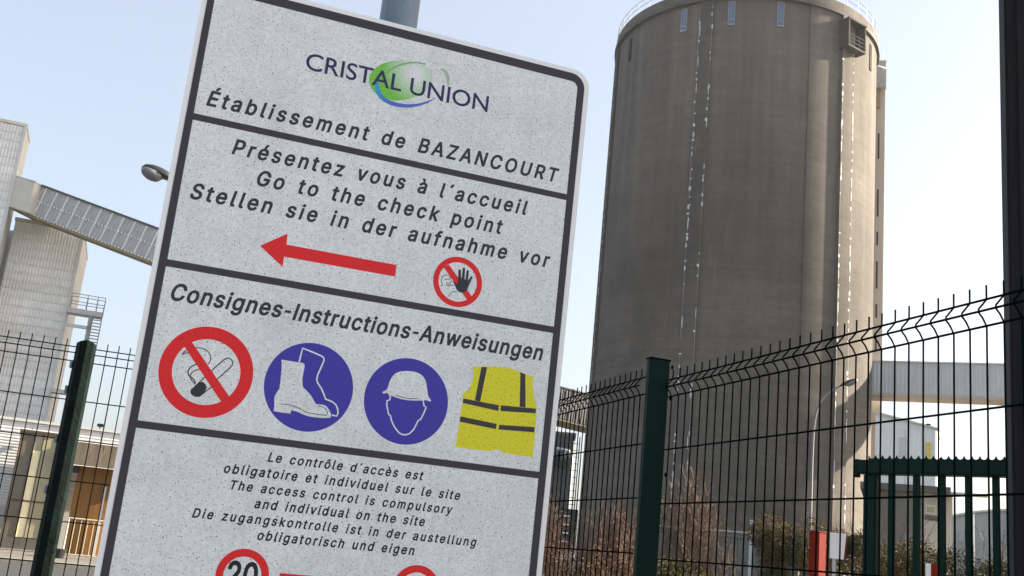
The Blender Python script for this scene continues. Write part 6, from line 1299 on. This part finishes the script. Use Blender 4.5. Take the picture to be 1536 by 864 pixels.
boxo('sheet_joint', (0.05, 8.95, -.03, -.004, 5.1, 5.16), M_['slate'], sh)
for k in range(3):
    bm = bmesh.new(); box(bm, 1.2 + k * 2.6, 1.3 + k * 2.6, -.06, -.004, 0, prof[2 + 3 * k][1] - .2); obj('gable_post', bm, M_['clad2'], sh)

# dark process block between sign and silo
dk = thing('process_building', 'dark blue grey plant building with pipework, between notice board and silo', 'building')
ko = pol(1.9, 60, 0); ko.z = 0
dk.matrix_world = frame(ko, 93.5)
HT = .1155 * 60 + 1.6
boxo('body', (0, 2.38, .06, 6, 0, HT), M_['bluegrey'], dk)
me = corr_mesh('cladding_sheet', 1.18, 4.1, .3, .05, M_['bluegrey'])
for k in range(2):
    for r in range(2): child('cladding_sheet', me, dk, (.005 + k * 1.19, 0.02, r * 4.15))
boxo('roof_edge', (-.05, 2.44, -.06, 6, HT, HT + .15), M_['broof'], dk)
for x in (.9, 1.35, 1.8):
    bm = bmesh.new(); tube(bm, [(x, -.35, HT - 1.6), (x, -.35, HT - .9)], .22, 10); obj('duct', bm, M_['bluegrey'], dk, True)
boxo('duct_shelf', (.5, 2.1, -.6, .0, HT - 1.72, HT - 1.62), M_['black'], dk)
bm = bmesh.new(); tube(bm, [(2.30, -.4, 0), (2.30, -.4, HT - 1.3), (2.1, -.4, HT - .95), (1.4, -.4, HT - .85)], .11, 8); obj('pipe', bm, M_['pale'], dk, True)
lt = thing('ladder_frame', 'black steel ladder frame with pale rungs at the left foot of the silo', 'ladder')
lo2 = pol(4.0, 58, 0); lo2.z = 0
lt.matrix_world = frame(lo2, 94)
for x in (0, .42):
    boxo('upright', (x, x + .06, 0, .06, 0, .115 * 58 + 1.6), M_['black'], lt)
rb_ = bmesh.new(); box(rb_, .062, .418, .015, .04, 0, .03); rbm = bpy.data.meshes.new('rung'); rb_.to_mesh(rbm); rb_.free(); rbm.materials.append(M_['black'])
for k in range(22): child('rung', rbm, lt, (0, 0, .3 + k * .36))
cbx = thing('equipment_cabinet', 'pale louvred equipment cabinet with black crate on top beside the ladder frame', 'cabinet')
co2 = pol(3.75, 50, 0); co2.z = 0
cbx.matrix_world = frame(co2, 94)
boxo('cabinet_body', (0, .75, 0, .6, 0, 2.1), M_['pale'], cbx, .02)
for k in range(6): boxo('louvre', (.06, .69, -.03, -.002, 1.2 + k * .13, 1.26 + k * .13), M_['clad2'], cbx)
boxo('crate', (-.05, .80, -.05, .65, 2.103, 4.0), M_['black'], cbx, .02)
for k in range(4): boxo('crate_label', (.15, .42, -.07, -.052, 2.5 + k * .38, 2.56 + k * .38), M_['white'], cbx)

# ---------------------------------------------------------------- planting
def branch(bm, p, d, L, r, depth, spread, upw, seg=3, n=3, kids=3):
    pts = [p]; q = p.copy(); dd = d.copy()
    for i in range(seg):
        dd = (dd + Vector((random.uniform(-1, 1), random.uniform(-1, 1), random.uniform(-.4, .8))) * .13 + Vector((0, 0, upw))).normalized()
        q = q + dd * L / seg; pts.append(q.copy())
    tube(bm, pts, r, n, caps=False, rads=[r * (1 - .55 * i / seg) for i in range(seg + 1)])
    if depth == 0: return
    for k in range(kids):
        t = random.uniform(.25, 1.0)
        i = min(seg - 1, int(t * seg)); b = pts[i].lerp(pts[i + 1], t * seg - i)
        nd = (dd + Vector((random.gauss(0, 1), random.gauss(0, 1), random.gauss(0, .5))) * spread).normalized()
        branch(bm, b, nd, L * random.uniform(.5, .75), r * .55, depth - 1, spread, upw, seg if depth > 1 else 2, 3, kids)
def bare_shrub(name, label, cat, az, dist, h, wid, mat_, stems, depth, upw=.1, spread=.55, kids=4, r0=.018, group=None, bark='bark', base=.05):
    t = thing(name, label, cat, group=group)
    w = pol(az, dist, 0); t.location = (w.x, w.y, 0)
    bm = bmesh.new(); tb_ = bmesh.new()
    for s in range(stems):
        a = random.uniform(0, 6.283); rr = wid * .5 * random.uniform(.1, .9)
        d = Vector((math.cos(a) * rr, math.sin(a) * rr, h * .8)).normalized()
        p = Vector((math.cos(a) * rr * .35, math.sin(a) * rr * .35, 0))
        L = h * random.uniform(.42, .6)
        tube(tb_, [p, p + d * L * .35], r0 * 1.6, 5, caps=False)
        branch(bm, p + d * L * .3, d, L, r0, depth, spread, upw, 3, 3, kids)
    obj('stems', tb_, M_[bark], t)
    o = obj('twigs', bm, mat_, t); o['kind'] = 'stuff'
    return t
def leafy(name, label, cat, az, dist, h, wx, wy, mats, n, leaf, lumps, seed, twig=None, flat_top=False, group=None):
    random.seed(seed)
    t = thing(name, label, cat, group=group)
    w = pol(az, dist, 0); t.matrix_world = frame(Vector((w.x, w.y, 0)), az + 90)
    L = []
    for i in range(lumps):
        L.append((Vector((random.uniform(-.5, .5) * wx, random.uniform(-.5, .5) * wy, h * random.uniform(.2, .86))), random.uniform(.16, .30) * min(wx * 1.2, h) , random.randrange(len(mats))))
    bms = [bmesh.new() for _ in mats]
    for i in range(n):
        c, r, mi = random.choice(L)
        d = Vector((random.gauss(0, 1), random.gauss(0, 1), random.gauss(0, 1))).normalized() * r * random.uniform(.45, 1.12) ** .6
        p = c + d
        if p.z < .05: p.z = random.uniform(.05, .4)
        if flat_top and p.z > h: p.z = h - random.uniform(0, .05)
        a = Vector((random.gauss(0, 1), random.gauss(0, 1), random.gauss(0, .7))).normalized()
        b = a.cross(Vector((random.gauss(0, 1), random.gauss(0, 1), random.gauss(0, 1)))).normalized()
        s = leaf * random.uniform(.6, 1.3)
        q = random.random()
        k = mi if q > .3 else random.randrange(len(mats))
        bm = bms[k]
        bm.faces.new([bm.verts.new(v) for v in (p - a * s, p - b * s * .45, p + a * s, p + b * s * .45)])
    for bm, m in zip(bms, mats):
        o = obj('foliage', bm, m, t); o['kind'] = 'stuff'
    bm = bmesh.new()
    for i in range(6):
        a = random.uniform(0, 6.28)
        c = random.choice(L)[0]
        tube(bm, [Vector((c.x * .3, c.y * .3, 0)), Vector((c.x * .6, c.y * .6, c.z * .5)), c], .02, 5, caps=False, rads=[.03, .02, .01])
    if twig:
        for i in range(26):
            c = random.choice(L)[0]
            d = Vector((random.gauss(0, .5), random.gauss(0, .5), 1)).normalized()
            branch(bm, c, d, h * .22, .007, 1, .4, .05, 2, 3, 3)
    obj('stems', bm, M_['bark'], t)
    return t
random.seed(11)
def twiggy(name, label, cat, az, dist, h, wid, mat_, stems, side, form, r0=.011):
    """many-stemmed bare plant: slender rising stems, each set with short side twigs that fork again"""
    t = thing(name, label, cat)
    w = pol(az, dist, 0); t.location = (w.x, w.y, 0)
    tb_, bm = bmesh.new(), bmesh.new()
    for s_ in range(stems):
        a = random.uniform(0, 6.283); q = random.random() ** .6
        hh = h * (1 - form * q * q) * random.uniform(.78, 1.0)
        end = Vector((math.cos(a) * wid * .5 * q, math.sin(a) * wid * .5 * q, hh))
        b0 = Vector((math.cos(a) * .10 * q, math.sin(a) * .10 * q, 0))
        c1 = b0.lerp(end, .45) + Vector((math.cos(a), math.sin(a), 0)) * wid * .10 * q
        pts = []
        for i in range(8):
            u = i / 7
            p = b0 * (1 - u) ** 2 + c1 * 2 * u * (1 - u) + end * u * u
            pts.append(p + Vector((random.gauss(0, .018), random.gauss(0, .018), 0)))
        tube(tb_, pts[:4], r0, 4, caps=False, rads=[r0 * 1.7, r0 * 1.4, r0 * 1.15, r0])
        tube(bm, pts[3:], r0, 3, caps=False, rads=[r0, r0 * .8, r0 * .6, r0 * .4, r0 * .22])
        for k in range(side):
            u = random.uniform(.22, .98); f = u * 7; i = min(6, int(f))
            p = pts[i].lerp(pts[i + 1], f - i)
            d = (Vector((random.gauss(0, 1), random.gauss(0, 1), random.uniform(.5, 2.0)))).normalized()
            L = h * random.uniform(.07, .17) * (1.15 - .5 * u)
            p2 = p + d * L * .5; p3 = p2 + (d + Vector((random.gauss(0, .25), random.gauss(0, .25), .25))).normalized() * L * .5
            tube(bm, [p, p2, p3], .004, 3, caps=False, rads=[.0055, .0042, .0028])
            for m_ in range(3):
                e = p.lerp(p3, random.uniform(.3, 1)); dd = (d + Vector((random.gauss(0, .7), random.gauss(0, .7), random.gauss(.1, .4)))).normalized()
                tube(bm, [e, e + dd * L * random.uniform(.25, .5)], .003, 3, caps=False, rads=[.0035, .002])
    obj('stems', tb_, M_['bark'], t)
    o = obj('twigs', bm, mat_, t); o['kind'] = 'stuff'
    return t
twiggy('bare_tree', 'upright bare tree with fine brown twigs, just beyond the broad green post', 'tree', 10.55, 22, 3.9, 1.7, M_['twigb'], 48, 44, .45, .009)
twiggy('bare_shrub', 'rounded bare shrub of russet twigs between the notice board and the broad post', 'shrub', 6.3, 20, 2.9, 1.75, M_['twigr'], 80, 34, .48, .0065)
twiggy('bare_shrub', 'bare brown shrub in front of the dark plant building, next to the notice board', 'shrub', 2.6, 22, 3.3, 1.5, M_['twigr'], 55, 30, .4, .0065)
twiggy('bare_tree', 'spindly dark bare tree behind the gate bars, before the curved roof shed', 'tree', 25.0, 17, 2.95, .9, M_['twigd'], 18, 22, .3, .008)
twiggy('bare_shrub', 'thin bare brown shrub tips behind the red post and lamp', 'shrub', 16.9, 21, 3.0, 1.0, M_['twigb'], 18, 24, .35, .008)
leafy('low_hedge', 'low rust coloured hedge at the foot of the russet shrub', 'hedge', 4.3, 18, 1.92, 1.8, .8, [M_['leafr'], M_['leafw']], 9000, .022, 26, 3, flat_top=True)
leafy('clipped_bush', 'small clipped yellow green bush at the foot of the bare tree', 'bush', 10.35, 14.5, 1.93, .62, .5, [M_['leafy'], M_['leafo']], 7000, .022, 22, 4)
leafy('leafy_bush', 'olive and bronze bush left of the red post', 'bush', 15.35, 20, 2.95, .95, .9, [M_['leafo'], M_['leafw'], M_['leafg']], 42000, .022, 34, 5, True)
leafy('leafy_bush', 'bronze topped bush between the white board and the gate post', 'bush', 18.7, 22, 2.95, .95, .9, [M_['leafo'], M_['leafw']], 36000, .022, 30, 6, True)
leafy('leafy_bush', 'dark olive bush behind the first gate bars', 'bush', 20.5, 15, 2.42, .95, .7, [M_['leafo'], M_['leafg'], M_['leafw']], 40000, .019, 34, 8, True)
leafy('leafy_bush', 'olive bush behind the striped marker, under the strip window', 'bush', 22.1, 16, 2.62, .95, .8, [M_['leafo'], M_['leafg'], M_['leafw']], 44000, .019, 36, 9, True)
leafy('leafy_bush', 'low olive bush in front of the curved roof shed', 'bush', 23.9, 15.5, 2.28, .95, .7, [M_['leafg'], M_['leafo'], M_['leafw']], 36000, .019, 32, 10, True)
# ---------------------------------------------------------------- thin winter haze
HZ = HAZE_D
if HZ:
    bm = bmesh.new(); box(bm, -140, 140, -60, 190, -1.0, 62)
    hz = obj('haze', bm, None); hz['kind'] = 'stuff'
    hm3 = bpy.data.materials.new('haze_air'); hm3.use_nodes = True
    t = hm3.node_tree
    t.nodes.remove(t.nodes['Principled BSDF'])
    pv = t.nodes.new('ShaderNodeVolumePrincipled')
    pv.inputs['Color'].default_value = (0.92, 0.95, 1.0, 1)
    pv.inputs['Density'].default_value = HZ
    pv.inputs['Anisotropy'].default_value = 0.3
    t.links.new(pv.outputs[0], t.nodes['Material Output'].inputs['Volume'])
    hz.data.materials.append(hm3)
for o in C.objects:
    if o.get('category') and not o.parent:
        kind = o.name.split('.')[0]
        grp = {'mesh_fence': 'folded wire mesh fences round the site', 'conveyor_gallery': 'conveyor bridges between the plant buildings', 'street_lamp': 'street lamps on the site',
               'bare_shrub': 'bare shrubs along the verge', 'bare_tree': 'bare trees along the verge', 'leafy_bush': 'leafy bushes behind the fence and gate', 'support_trestle': 'trestles under the conveyor bridges'}.get(kind)
        if grp: o['group'] = grp
print('tris', sum(len(m.polygons) for m in bpy.data.meshes))
